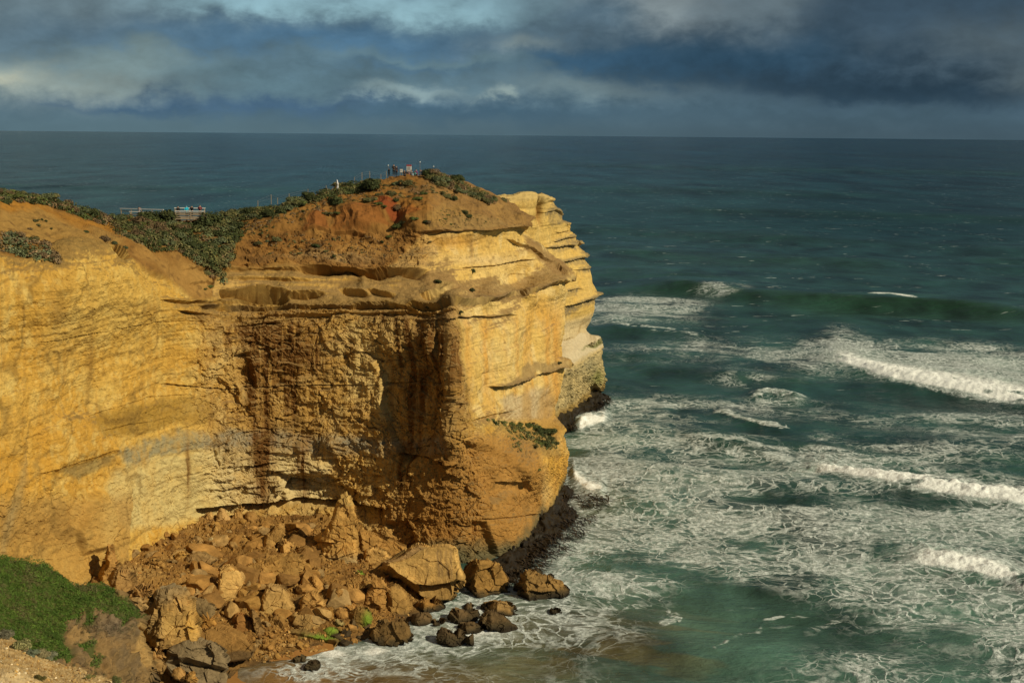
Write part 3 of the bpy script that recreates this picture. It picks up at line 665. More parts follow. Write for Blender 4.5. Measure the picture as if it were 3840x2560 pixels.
col = col*(np.array([.83,.82,.68])*(1-rf)*(1-so_)*(1-gl)+np.array([.92,.93,.98])*rf*(1-so_)*(1-gl*(1-rf))+np.array([.86,.84,.80])*gl*(1-rf)*(1-so_)+np.array([.68,.61,.52])*so_)
head_rings = [lambda px, py, B: np.stack([np.where(px > 1960, -1.0, np.where(px < -700, -12.0, 0.0)), np.where((py > 1900) & (px < 1950), 1.0, 4.0), np.where(py > 1900, -1.5, -.6)], -1),
              lambda px, py, B: np.stack([np.where(px > 1960, -9.0, np.where(px < -700, -50.0, 0.0)), np.where((py > 1900) & (px < 1950), 2.0, 28.0), np.where(py > 1900, -4, -9.0)], -1),
              lambda px, py, B: np.stack([np.where(px > 1960, -16.0, np.where(px < -700, -90.0, 0.0)), np.where((py > 1900) & (px < 1950), 3.0, 60.0), np.minimum(-B[:, 2]-4+12, -12)], -1)]
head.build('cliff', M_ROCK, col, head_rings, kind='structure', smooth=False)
head_col = col

# ------------------------------------------------------------------ the farther stack of the headland
STACK = [(1800,760),(1848,731),(1921,731),(1952,720),(1990,717),(2036,722),(2066,736),(2087,747),(2074,757),(2082,768),(2112,787),(2120,807),(2116,822),(2143,837),(2137,860),
 (2156,887),(2158,906),(2187,914),(2173,925),(2189,948),(2208,958),(2196,971),(2200,988),(2219,1006),(2227,1059),(2239,1094),(2258,1107),(2239,1128),(2223,1197),(2205,1235),
 (2219,1249),(2246,1252),(2255,1259),(2270,1296),(2265,1368),(2268,1422),(2260,1456),(2248,1486),(2195,1520),(2130,1565),(2090,1600),(1960,1640),(1880,1500),(1800,1000)]
SCN = control([(1850,735,214),(1950,722,224),(2050,725,233),(2085,748,238),(1960,850,226),(2060,800,236),(2112,800,242),(2000,950,232),(2150,900,250),(2185,915,256),(2100,1000,244),
 (2200,985,259),(2140,1100,248),(2235,1095,264),(2256,1107,268),(2110,1200,246),(2220,1197,262),(2200,1235,262),(2095,1290,247),(2100,1270,248),(2110,1350,239),(2253,1262,259),(2150,1310,247),
 (2115,1395,239),(2266,1305,259),(2110,1555,'z',1.2),(2180,1515,'z',1.2),(2245,1472,'z',1.2),(2110,1480,243),(2260,1400,262),(1900,1000,222),(1850,1300,225),(1960,1600,226)])
def stack_D(s):
    D = RBF(SCN, 30).grid(s.xs, s.ys)
    e = np.array(STACK[6:38], float); o = np.argsort(e[:, 1], kind='stable'); xr = np.interp(s.Y, e[o, 1], e[o, 0])
    t = np.clip((xr-s.X)/24, 0, 1); D = D+6*(1-np.sqrt(np.clip(1-(1-t)**2, 0, 1)))*sstep(735, 760, s.Y)
    e = np.array(STACK[:8], float); yt = np.interp(s.X, e[:, 0], e[:, 1]); t = np.clip((s.Y-yt)/12, 0, 1)
    return D+6*(1-np.sqrt(np.clip(1-(1-t)**2, 0, 1)))*(s.Y < 800)
stk = Relief(STACK, 2.6, stack_D)
X, Y = stk.X, stk.Y; P0 = stk.P.copy()
lowf = fbm(P0/12, 3, 3); midf = fbm(P0/3.5, 5, 4); jx = X+12*lowf; jy = Y+9*midf
h = .5*lowf+.16*midf+.14*fbm(np.stack([P0[..., 0]*.03, P0[..., 1]*.03, P0[..., 2]*1.1+.4*lowf], -1), 51, 4)+.06*fbm(P0/.7, 61, 4)
low = sstep(1385, 1400, Y+.55*(X-2110)+4*midf)
h += low*(.25*fbm(np.stack([P0[..., 0]*1.1, P0[..., 1]*1.1, P0[..., 2]*.25], -1), 75, 4)+.15*facet(P0/1.2, 77)[0])
for i, (ln, o_, r_, u_, d_) in enumerate([([(2040,800),(2085,785),(2120,806)], .5, .5, 20, 20), ([(2090,905),(2130,893),(2158,888)], .9, .6, 14, 14), ([(2060,930),(2120,925),(2187,915)], 1.2, .7, 12, 16), ([(2090,985),(2150,975),(2208,958)], 1.0, .7, 16, 14),
    ([(2170,1010),(2219,1005)], .9, .4, 10, 14), ([(2115,1095),(2170,1085)], .8, .3, 12, 12), ([(2120,1150),(2180,1120),(2258,1108)], 1.8, .8, 16, 20), ([(2150,860),(2100,870)][::-1], .5, .5, 20, 16), ([(2110,1276),(2150,1262)], .1, 1.0, 8, 8), ([(2100,1410),(2180,1372),(2270,1300)], .5, .4, 20, 30)]):
    ledge(h, X, Y, ln, o_*.7, r_*.7, u_, d_, 5, 200+i)
for cx, cy, sx, sy in [(2018,780,5,40),(2030,800,6,45)]: h -= 1.4*gauss(X, Y, cx, cy, sx, sy)
recess(h, X, Y, [(2220,1455),(2235,1440),(2250,1470),(2225,1490)], 1.4, 4)
stk.displace(h); N = stk.N; P = stk.P
na = fbm(P0/6, 141, 4); nb_ = fbm(P0/2, 143, 4); nc = fbm(P0/.7, 145, 3)
col = np.zeros(X.shape+(3,), np.float32)+C(.64,.455,.15)
lay(.6*sstep(-.1, .6, na), C(.66,.49,.19)); lay(.4*sstep(0, .6, nb_), C(.58,.37,.09))
lay((1-sstep(735, 790, Y-.35*(X-1990)))*.8, C(.55,.40,.15))
lay(sstep(.35, .7, N[..., 2])*(Y > 750)*.8, C(.27,.205,.105))
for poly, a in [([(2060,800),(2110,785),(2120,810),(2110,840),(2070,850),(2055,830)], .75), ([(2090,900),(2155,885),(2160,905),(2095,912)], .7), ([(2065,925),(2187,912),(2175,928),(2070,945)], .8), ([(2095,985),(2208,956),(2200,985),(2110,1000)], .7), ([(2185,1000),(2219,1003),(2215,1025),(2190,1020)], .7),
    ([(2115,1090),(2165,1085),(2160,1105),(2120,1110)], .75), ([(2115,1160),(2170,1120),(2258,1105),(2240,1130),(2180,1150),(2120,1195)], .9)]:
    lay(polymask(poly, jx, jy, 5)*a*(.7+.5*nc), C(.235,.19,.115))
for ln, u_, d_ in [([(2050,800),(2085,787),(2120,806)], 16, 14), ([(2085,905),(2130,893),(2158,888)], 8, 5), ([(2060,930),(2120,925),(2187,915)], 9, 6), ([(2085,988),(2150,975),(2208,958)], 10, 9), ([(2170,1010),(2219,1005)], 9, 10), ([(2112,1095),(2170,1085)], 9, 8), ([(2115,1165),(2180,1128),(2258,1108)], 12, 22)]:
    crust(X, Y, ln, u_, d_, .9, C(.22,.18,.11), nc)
lay((1-sstep(735, 752, Y-.2*np.abs(X-2000)))*.5, C(.50,.40,.20)); lay(sstep(.25, .6, fbm(np.stack([P0[..., 0]*.8, P0[..., 1]*.8, P0[..., 2]*2], -1), 151, 4))*.35, C(.33,.23,.09))
for cx, cy, sx, sy in [(2018,785,6,38),(2031,805,7,40),(2010,800,5,25)]: lay(gauss(X, jy, cx, cy, sx, sy)*.85, C(.33,.17,.045))
lay(sstep(1195, 1225, Y+.3*(X-2110))*(1-low)*.8, C(.52,.45,.30)); lay(polymask([(2105,1285),(2205,1240),(2250,1255),(2265,1290),(2110,1385)], jx, jy, 4)*.9, C(.55,.49,.36))
lay(polymask([(2160,1260),(2172,1220),(2185,1205),(2176,1245)], X, Y, 3)*.6, C(.36,.26,.12))
lay(polymask([(2195,1300),(2255,1262),(2268,1275),(2240,1295),(2180,1310)], jx, jy, 5)*.8, C(.13,.15,.045))
lay(low*.95, C(.47,.39,.21)); lay(low*sstep(.1, .5, fbm(np.stack([P0[..., 0]*1.3, P0[..., 1]*1.3, P0[..., 2]*.3], -1), 147, 4))*.7, C(.22,.19,.105))
lay(low*sstep(.25, .5, fbm(np.stack([X/7, Y/11, X*0], -1), 149, 3))*(1-sstep(1395, 1450, Y+.55*(X-2110)))*.8, C(.14,.115,.07))
lay(gauss(jx, jy, 2240, 1415, 26, 28)*.8, C(.22,.24,.07)); lay(gauss(jx, jy, 2215, 1375, 30, 40)*.55, C(.27,.26,.17))
lay(sstep(3.4, 1.6, P[..., 2]+.8*nb_)*.85, C(.27,.18,.05)); lay(sstep(1.8, .5, P[..., 2]+.6*nb_), C(.07,.06,.035))
col = col*np.array([.93,.89,.82])
stk.build('cliff', M_ROCK, col, [lambda px, py, B: np.stack([np.where(px > 2000, -1.0, 0), np.full_like(px, 5.0), np.where(py > 1400, -1.5, -.6)], -1),
    lambda px, py, B: np.stack([np.where(px > 2000, -10.0, 0), np.full_like(px, 30.0), np.where(py > 1400, -3, -8.0)], -1),
    lambda px, py, B: np.stack([np.where(px > 2000, -10.0, 0), np.full_like(px, 40.0), np.minimum(-B[:, 2], -8)], -1)], kind='structure', smooth=False)

# ------------------------------------------------------------------ the sea
def build_sea():
    k = np.concatenate([np.array([.0006, .0008]), np.arange(.0010, .455, .000495)])[::-1]
    Yv = H/k; tv = np.linspace(-.52, .52, 1180)
    T, YY = np.meshgrid(tv, Yv); XX = T*YY
    px, py = proj(np.stack([XX, YY, np.zeros_like(XX)], -1))
    th = math.radians(-14); q = YY*math.cos(th)-XX*math.sin(th)*-1; r_ = XX*math.cos(th)+YY*math.sin(th)*-1
    q = YY+.26*XX; r_ = XX-.26*YY
    def nz(a, b, s, o=3): return fbm(np.stack([r_/a, q/b, np.full_like(q, s*1.7)], -1), s, o)
    dY = YY*YY/H*.0005
    fade = lambda lam: 1-sstep(lam*.12, lam*.42, dY)
    z = np.zeros_like(XX)
    sw = nz(70, 24, 301, 2); z += 1.05*sw*fade(24)
    ch = nz(16, 7, 303, 3); z += .34*ch*fade(7)
    fine = nz(4.5, 2.2, 305, 3); z += .13*fine*fade(2.2)
    # swell faces and breakers: ridge lines running across the bay
    foam = np.zeros_like(XX); green = np.zeros_like(XX)
    wob = 10*nz(30, 30, 311, 3)
    def ridge(line, height, front, back, taper=120, fo=0.0, fb=0.0, ff=0.0, lump=0.0, gr=0.0, sd=0):
        nonlocal z, foam, green
        ln = np.asarray(line, float); yl = np.interp(px, ln[:, 0], ln[:, 1])
        a = sstep(ln[0, 0]-taper, ln[0, 0]+taper*.4, px)*(1-sstep(ln[-1, 0]-taper*.4, ln[-1, 0]+taper, px))
        t = py-yl+wob*.5
        prof = np.where(t > 0, np.exp(-(t/front)**2), np.exp(-(np.abs(t)/back)**1.6))
        z = z+a*height*(.95 if fo > .7 else 1.0)*prof
        if lump:
            lm = fbm(np.stack([XX/1.3, YY/1.5, np.full_like(XX, sd)], -1), 330+sd, 4)
            z = z+a*lump*.55*lm*np.where(t > 0, np.exp(-(t/front)**2), np.exp(-(np.abs(t)/max(fb, 1))**2))
        if fo:
            f = np.where(t > 0, 1-sstep(ff*.6, ff*1.25, t), np.exp(-(np.maximum(-t, 0)/fb)**1.5))
            brk = sstep(-.35, .25, nz(7, 3.5, 341+sd, 3)+(fo-.7)*2.6)
            foam = np.maximum(foam, a*fo*f*brk)
        if gr: green = np.maximum(green, a*gr*np.where(t > 0, np.exp(-(t/(front*1.5))**2), np.exp(-(t/8)**2)))  # green swell fronts; their darkness is painted into the water through this mask
    ridge([(2500,1085),(2800,1120),(3150,1138),(3420,1150),(3840,1192),(4400,1230)], 3.6, 15, 40, 250, gr=.9)
    ridge([(3270,1128),(3330,1124),(3420,1140)], .3, 6, 10, 30, .95, 7, 5, 0, 0, 10)
    ridge([(2150,858),(2600,880),(3000,905)], 2.0, 14, 40, 200, gr=.35); ridge([(2250,940),(2700,975),(3300,990)], 2.0, 17, 45, 250, gr=.4)
    ridge([(2950,905),(3500,930),(4200,960)], 1.6, 14, 40, 250, gr=.2); ridge([(2300,1020),(2500,1040),(2700,1060)], 1.5, 15, 30, 100, gr=.4)
    ridge([(1900,700),(2500,715),(3200,735)], 1.8, 8, 30, 300, gr=.3); ridge([(2600,790),(3200,805),(4000,830)], 1.8, 10, 34, 300, gr=.35); ridge([(-300,690),(500,705),(1100,712)], 1.6, 8, 30, 300, gr=.25); ridge([(2100,620),(3000,640),(4000,655)], 2.2, 6, 24, 400, gr=.3)
    ridge([(3130,1345),(3330,1410),(3560,1450),(3840,1490),(4300,1530)], 2.0, 24, 70, 160, 1.0, 75, 24, .55, .3, 1)
    ridge([(2830,1478),(2900,1470),(2990,1490)], 1.4, 14, 24, 60, .75, 12, 12, .5, .4, 2)
    ridge([(3055,1745),(3200,1790),(3420,1835),(3620,1870),(3840,1905),(4300,1950)], 1.9, 30, 70, 170, 1.0, 80, 36, .7, .2, 3)
    ridge([(3430,2095),(3650,2130),(3760,2155),(3840,2190),(4200,2280)], 1.3, 24, 50, 170, 1.0, 60, 30, .55, 0, 4)
    ridge([(2170,1480),(2280,1500),(2500,1520)], .8, 20, 40, 60, .0)
    ridge([(2600,1640),(2760,1660),(2950,1710)], 1.2, 24, 40, 80, .75, 20, 10, .2, .3, 5)
    ridge([(2700,1540),(2800,1575),(2930,1605)], .9, 14, 30, 60, .8, 10, 7, .15, .3, 6)
    ridge([(2280,1210),(2450,1235),(2620,1262)], 1.0, 22, 40, 60, .6, 10, 10, .2, .3, 7)
    ridge([(2420,1368),(2600,1380),(2750,1400),(3000,1420)], .9, 20, 40, 80, gr=.3)
    ridge([(2170,1585),(2215,1570),(2270,1560)], 1.2, 26, 40, 30, 1.0, 40, 34, .7, 0, 8)
    ridge([(2150,1800),(2200,1835),(2260,1850)], 1.2, 20, 40, 20, 1.0, 34, 16, .7, 0, 9)
    # drifting foam density
    G = lambda x, y, sx, sy: np.exp(-((px-x)/sx)**2-((py-y)/sy)**2)
    d = .02+.09*sstep(1150, 1450, py)+.06*sstep(1900, 2200, py)*sstep(1300, 1900, px)+.11*sstep(2200, 2420, py)*sstep(1500, 2300, px)
    for x, y, sx, sy, a in [(2310,1560,170,70,.55),(2230,1650,120,90,.5),(2230,1790,150,90,.55),(2170,1930,120,90,.45),(2080,2080,150,80,.5),(2030,2160,120,80,.6),
        (2600,1760,420,140,.42),(2450,1950,420,150,.40),(3150,1980,700,150,.42),(3560,2260,420,190,.48),(2900,2090,300,90,.30),(3700,1990,350,120,.30),(3450,1690,350,60,.30),(3750,1600,250,80,.34),
        (2380,2200,200,70,.3),(2200,2270,200,60,.40),(1800,2330,350,70,.52),(1550,2400,350,60,.44),(1300,2470,160,40,.55),(1400,2530,420,40,.38),(1200,2450,140,30,.5),(1950,2420,250,60,.18),(1700,2280,150,30,.5),
        (2330,1145,190,34,.85),(2550,1150,150,24,.35),(2720,1108,90,14,.6),(2500,1195,250,30,.22),(2330,1195,120,24,.32),(2600,1290,320,40,.20),(2450,1335,350,40,.16),
        (3000,1340,260,60,.32),(3300,1300,450,40,.22),(3650,1385,330,55,1.1),(3500,1350,200,40,.3),(2750,1540,250,40,.18),(3000,1500,200,30,.2),(3350,1560,300,30,.2),(2500,1510,200,30,.35),(2780,1420,90,14,.5),(3750,2420,200,100,.22),(3200,2450,200,70,.14),(2600,2100,120,24,.35),(2640,2050,90,20,.4)]:
        d = d+a*G(x, y, sx, sy)
    d = d*.50; d -= .10*G(2700, 2400, 330, 160)+.12*G(3050, 2330, 250, 80)+.05*G(2350, 2480, 350, 80)+.10*G(2900, 1600, 200, 25)+.2*G(2700,2230,160,40)+.2*G(3250,1465,250,25)
    for x, y, r0 in [(1610,2275,60),(1740,2315,75),(1880,2290,75),(1870,2345,80),(1765,2360,60),(1695,2400,75),(1580,2325,45),(2040,2220,120),(1810,2245,110),(2080,2296,50),(1172,2510,50),(1470,2425,90),(1400,2440,60),(1250,2445,60)]: d = d+.42*np.exp(-((px-x)/r0)**2-((py-y-12)/(r0*.42))**2)
    patch = nz(30, 9, 321, 5); d = d+.20*patch*sstep(.06, .3, d); d = d+.08*sw*sstep(.1, .4, d)
    # wandering foam streaks
    for i, (ln, w_, a) in enumerate([([(2290,2420),(2420,2350),(2520,2310),(2550,2300),(2500,2270)], 8, .55), ([(2580,2140),(2700,2050),(2800,2010)], 12, .4), ([(2690,2430),(2780,2360),(2850,2320)], 5, .35), ([(2380,2250),(2460,2240),(2480,2220)], 5, .4), ([(3020,2340),(3150,2300),(3300,2290)], 8, .3), ([(2100,2300),(2250,2262),(2420,2240)], 7, .5)]):
        q_ = np.asarray(ln, float); _, _, dd = near_poly(np.concatenate([q_, q_[::-1]]), px+14*ch, py+7*fine); d = np.maximum(d, a*.8*np.exp(-(dd/(w_*1.5))**2)*sstep(-.5, .3, nz(5, 3, 347, 3)))
    dens = np.clip(np.maximum(d, 0), 0, .92); dens = np.where(foam > .02, np.maximum(dens, foam), dens)
    shore = np.maximum.reduce([G(1250, 2560, 700, 190), G(1700, 2330, 400, 120), G(2010, 2150, 170, 120), G(2190, 1900, 130, 120)*.8])
    z = z*(1-.75*np.clip(shore, 0, 1))
    # water colour: deep blue far out, teal, green in the bay, sandy at the beach
    def c(*v): return np.array(v, np.float32)
    wc = np.zeros(XX.shape+(3,), np.float32)+c(.020,.062,.056)
    def L(w, cc):
        nonlocal wc
        w = np.clip(w, 0, 1)[..., None].astype(np.float32); wc = wc*(1-w)+cc*w
    far = sstep(1250, 720, py); L(far, c(.012,.047,.056)); L(sstep(760, 530, py), c(.005,.028,.058)); L(sstep(2200, 3700, px)*far*.55, c(.004,.019,.032))
    L(sstep(1200, 0, px)*far*.5, c(.020,.058,.066))
    L(sstep(1450, 2000, py)*.6, c(.030,.078,.060)); L(sstep(1750, 2300, py)*.85, c(.056,.118,.092))
    L(.35*sstep(-.2, .8, nz(60, 26, 325, 3))*(1-far), c(.032,.085,.052)); L(.4*sstep(0, .8, nz(40, 18, 327, 3)), c(.011,.043,.044))
    L(green, c(.014,.046,.022)); L(np.clip(dens*.9-.1, 0, .6), c(.085,.15,.115))
    L(G(2150, 2350, 420, 120)*.55, c(.095,.088,.042)); L(G(1450, 2570, 620, 110)*.95, c(.15,.105,.045)); L(G(1100, 2550, 300, 90), c(.22,.125,.045)); L(G(1850, 2360, 300, 70)*.6, c(.13,.115,.05)); L(G(2200,1880,140,120)*.5, c(.12,.105,.05))
    L(sstep(.15, .55, nz(9, 3, 329, 3))*G(2250, 2420, 450, 130)*.6, c(.15,.11,.035))
    V = np.stack([XX, YY, z], -1).reshape(-1, 3); n1, n2 = XX.shape
    i = np.arange(n1*n2).reshape(n1, n2)
    Q = np.stack([i[:-1, :-1], i[:-1, 1:], i[1:, 1:], i[1:, :-1]], -1).reshape(-1, 4)
    mt = bpy.data.materials.new('sea_water'); mt.use_nodes = True; t = NT(mt.node_tree); b = t.n['Principled BSDF']
    pos = t.node('ShaderNodeNewGeometry').outputs['Position']
    colA = t.node('ShaderNodeAttribute', attribute_name='Col').outputs['Color']
    den = t.node('ShaderNodeAttribute', attribute_name='foam').outputs['Fac']
    flat = t.mapping(pos, (1, 1, 0), rot=(0, 0, .25))
    def warp(vec, scale, amp, det):
        wn = t.node('ShaderNodeTexNoise'); t.l.new(vec, wn.inputs['Vector']); wn.inputs['Scale'].default_value = scale; wn.inputs['Detail'].default_value = det; wn.inputs['Roughness'].default_value = .55
        w1 = t.node('ShaderNodeVectorMath', operation='MULTIPLY_ADD'); t.l.new(wn.outputs['Color'], w1.inputs[0]); w1.inputs[1].default_value = (amp, amp, 0); t.l.new(vec, w1.inputs[2])
        return w1.outputs[0]
    v1 = warp(flat, .055, 13, 2); v2 = warp(v1, .33, 2.6, 4)
    pn = t.noise(v1, .085, 4, .6); fn = t.noise(flat, 1.2, 6, .7); pn2 = t.noise(v1, .23, 4, .62)
    dn = t.math('ADD', den, t.math('MULTIPLY', t.math('SUBTRACT', pn, .5), t.math('MULTIPLY', t.ramp(den, .03, .30), 1.35)))
    def line(vec, scale, width, soft, loc):
        n_ = t.noise(t.mapping(vec, loc=loc), scale, 2.6, .55)
        r1 = t.math('MULTIPLY', t.math('ABSOLUTE', t.math('SUBTRACT', n_, .5)), 2.0)
        w_ = t.math('MULTIPLY', t.math('MAXIMUM', dn, 0.0), width)
        return t.math('SUBTRACT', 1.0, t.ramp(r1, w_, t.math('ADD', t.math('MULTIPLY', w_, 1.6), soft)))
    v = t.node('ShaderNodeTexVoronoi', feature='DISTANCE_TO_EDGE', voronoi_dimensions='2D'); t.l.new(v2, v.inputs['Vector']); v.inputs['Scale'].default_value = .44
    wv = t.math('MULTIPLY', t.math('MAXIMUM', t.math('SUBTRACT', dn, .06), 0.0), .13)
    f3 = t.math('SUBTRACT', 1.0, t.ramp(v.outputs['Distance'], wv, t.math('ADD', t.math('MULTIPLY', wv, 2.4), .03)))
    f1 = line(v2, .13, .05, .06, (0, 0, 0)); f2 = line(v2, .34, .09, .13, (9, 4, 0)); f4 = line(v2, .85, .12, .12, (3, 8, 0))
    fm = t.math('MAXIMUM', f1, t.math('MULTIPLY', f3, t.ramp(pn2, .30, .52, .25, 1.0)))
    fm = t.math('MAXIMUM', fm, t.math('MULTIPLY', f2, t.ramp(pn2, .64, .40, .0, .95)))
    fm = t.math('MAXIMUM', fm, t.math('MULTIPLY', f4, t.ramp(dn, .25, .7, 0, .7)))
    fm = t.math('MULTIPLY', fm, t.ramp(dn, .04, .30, 0, .9))
    fm = t.math('MULTIPLY', fm, t.ramp(fn, .30, .60, .35, 1.0))
    pt = t.noise(t.mapping(v1, (1, 1.3, 1)), .55, 7, .68); th = t.math('SUBTRACT', .71, t.math('MULTIPLY', dn, .34)); fm = t.math('MAXIMUM', fm, t.math('MULTIPLY', t.ramp(pt, th, t.math('ADD', th, .14)), .85))
    veil = t.math('MULTIPLY', t.ramp(dn, .10, .75), t.ramp(t.noise(v2, .22, 6, .62), .36, .70, .04, .72))
    solid = t.ramp(t.math('ADD', t.math('MAXIMUM', den, t.math('MULTIPLY', dn, .55)), t.math('MULTIPLY', t.math('SUBTRACT', fn, .5), .6)), .62, .98)
    fm = t.math('MAXIMUM', t.math('MAXIMUM', fm, veil), solid)
    # whitecaps out at sea
    cp = t.noise(t.mapping(pos, (.035, .10, 0), rot=(0, 0, .25)), 1.0, 3, .5); cq = t.noise(t.mapping(pos, (.16, .5, 0), rot=(0, 0, .25)), 1.0, 3, .6)
    cap = t.math('MULTIPLY', t.ramp(cp, .55, .68), t.ramp(cq, .61, .66)); cap = t.math('MULTIPLY', cap, .75)
    fm = t.math('MAXIMUM', fm, cap, clamp=True)
    def layer(sx, sy, loc): return t.noise(t.mapping(pos, (sx, sy, 0), rot=(0, 0, .14), loc=loc), 1.0, 3, .6)
    dist = t.node('ShaderNodeVectorMath', operation='LENGTH'); t.l.new(pos, dist.inputs[0]); dv = dist.outputs['Value']
    la, lb, lc = layer(.06, .035, (0, 0, 0)), layer(.016, .0050, (5, 3, 0)), layer(.005, .0008, (9, 2, 0))
    lab = t.node('ShaderNodeMix', data_type='FLOAT'); t.l.new(t.ramp(dv, 500, 1400), lab.inputs[0]); t.l.new(la, lab.inputs[2]); t.l.new(lb, lab.inputs[3])
    lbc = t.node('ShaderNodeMix', data_type='FLOAT'); t.l.new(t.ramp(dv, 2200, 6000), lbc.inputs[0]); t.l.new(lab.outputs[0], lbc.inputs[2]); t.l.new(lc, lbc.inputs[3])
    chop_shade = lbc.outputs[0]
    cw = t.node('ShaderNodeVectorMath', operation='SCALE'); t.l.new(colA, cw.inputs[0]); t.l.new(t.ramp(chop_shade, .33, .67, .45, 1.6, smooth=False), cw.inputs[3])  # light and dark of the wave slopes painted as streaks in the water colour
    fc = t.mix(t.ramp(fn, .3, .7), (.46, .53, .53), (.76, .83, .84))
    fc = t.mix(t.ramp(den, .7, .95), fc, (.90, .94, .94)); t.l.new(t.mix(fm, cw.outputs[0], fc), b.inputs['Base Color'])
    t.l.new(t.ramp(fm, 0, .5, .17, .85), b.inputs['Roughness'])
    b.inputs['IOR'].default_value = 1.33; t.l.new(t.ramp(dv, 180, 900, .24, .018, smooth=False), b.inputs['Specular IOR Level'])
    bn1 = t.noise(t.mapping(pos, (.10, .28, 0), rot=(0, 0, .22)), 1.0, 6, .62); bn2 = t.noise(t.mapping(pos, (.7, 1.3, 0), rot=(0, 0, .3)), 1.0, 5, .65)
    hh = t.math('ADD', t.math('MULTIPLY', bn1, 1.6), t.math('MULTIPLY', bn2, .35)); hh = t.math('ADD', hh, t.math('MULTIPLY', t.math('MULTIPLY', fn, fm), .35))
    bp = t.node('ShaderNodeBump'); bp.inputs['Strength'].default_value = .8; bp.inputs['Distance'].default_value = .9; t.l.new(hh, bp.inputs['Height']); t.l.new(bp.outputs[0], b.inputs['Normal'])
    me = mesh_np('sea', V, Q, mt, wc.reshape(-1, 3), True, {'foam': dens.ravel()})
    return link('sea', me, kind='structure')
build_sea()

# ------------------------------------------------------------------ fallen-rock slope, beach, tidal shelf
SLOPE = [(380,2110),(480,2030),(620,1978),(760,1925),(900,1922),(1050,1935),(1200,1930),(1340,1960),(1420,2035),(1540,2060),(1640,2160),(1770,2175),(1750,2230),(1650,2270),(1570,2300),
 (1545,2400),(1420,2435),(1280,2435),(1190,2500),(1050,2495),(900,2500),(840,2570),(700,2640),(380,2660),(280,2300)]
SLC = control([(620,1975,153.5),(760,1925,160),(900,1922,162),(1050,1935,163.5),(1200,1930,164),(1340,1960,163),(1540,2060,160),(1700,2170,'z',.6),(450,2080,142.5),
 (700,2150,'z',5.6),(1000,2100,'z',5.6),(900,2250,'z',3.9),(1200,2200,'z',3.5),(1400,2150,'z',3.2),(600,2300,'z',5),(1000,2400,'z',1.5),(1300,2350,'z',1.3),(1500,2280,'z',.6),(1540,2400,'z',-.5),
 (1420,2430,'z',-.35),(1250,2440,'z',-.05),(1050,2490,'z',-.05),(860,2540,'z',.2),(700,2600,'z',.6),(400,2600,'z',1.5),(400,2150,'z',7),(300,2300,'z',6.8)])
slope_rbf = RBF(SLC)
slp = Relief(SLOPE, 2.6, lambda s: slope_rbf.grid(s.xs, s.ys))
X, Y = slp.X, slp.Y; P0 = slp.P.copy()
midf = fbm(P0/4, 5, 4); nb_ = fbm(P0/2.2, 403, 4); nc = fbm(P0/.6, 405, 3)
fade = sstep(0, 1.2, P0[..., 2])
f1, e1 = facet(P0/np.array([1.5, 1.5, 1.2]), 411, 1.5); f2, e2 = facet(P0/.62, 421, 1.5); f3, _ = facet(P0/.3, 431, 1.3)
slp.displace((.35*midf+.30*f1*sstep(-.2, .4, nb_)+.10*f2+.04*f3+.10*fbm(P0/.8, 433, 3))*(.25+.75*fade))
col = np.zeros(X.shape+(3,), np.float32)+C(.33,.175,.048)
lay(.6*sstep(-.1, .5, nb_), C(.39,.225,.07)); lay(.7*sstep(.05, .6, -nb_), C(.20,.10,.03)); lay(.35*sstep(.1, .5, f2*.5), C(.42,.26,.09)); lay(sstep(.2, .6, nc)*.5, C(.15,.08,.028))
lay(gauss(X+10*nb_, Y, 500, 2150, 90, 30)*.8, C(.44,.29,.11)); lay(sstep(.9, .1, slp.P[..., 2]+.3*nb_)*.85, C(.09,.06,.03)); lay(gauss(X+10*nb_, Y, 1260, 2390, 70, 30)*sstep(0, .4, nb_)*.7, C(.17,.22,.035))
col *= np.array([.76,.76,.74])
slp.build('talus_slope', M_BOULD, col, [lambda px, py, B: np.stack([0*px, 0*px+3.0, 0*px-3.0], -1)], kind='structure', smooth=False)

BEACH = [(640,2420),(900,2440),(1100,2440),(1300,2390),(1480,2400),(1420,2480),(1250,2560),(1150,2680),(560,2700),(560,2500)]
bch = Relief(BEACH, 5, lambda s: RBF(control([(850,2500,'z',.34),(1000,2520,'z',.13),(1250,2455,'z',.14),(1150,2530,'z',-.12),(1060,2600,'z',-.25),(850,2575,'z',.16),(700,2560,'z',.5),(1300,2410,'z',.25),(1420,2450,'z',-.3),(900,2660,'z',-.1)])).grid(s.xs, s.ys))
X, Y = bch.X, bch.Y; P0 = bch.P.copy(); nb_ = fbm(P0/3, 441, 4)
bch.displace(.04*nb_)
col = np.zeros(X.shape+(3,), np.float32)+C(.34,.17,.05); lay(.5*sstep(-.2, .6, nb_), C(.28,.135,.04))
M_SAND = rock_mat('wet_sand', 2.0, .12, .12, .35, spec=.45)
bch.build('beach', M_SAND, col, kind='structure')

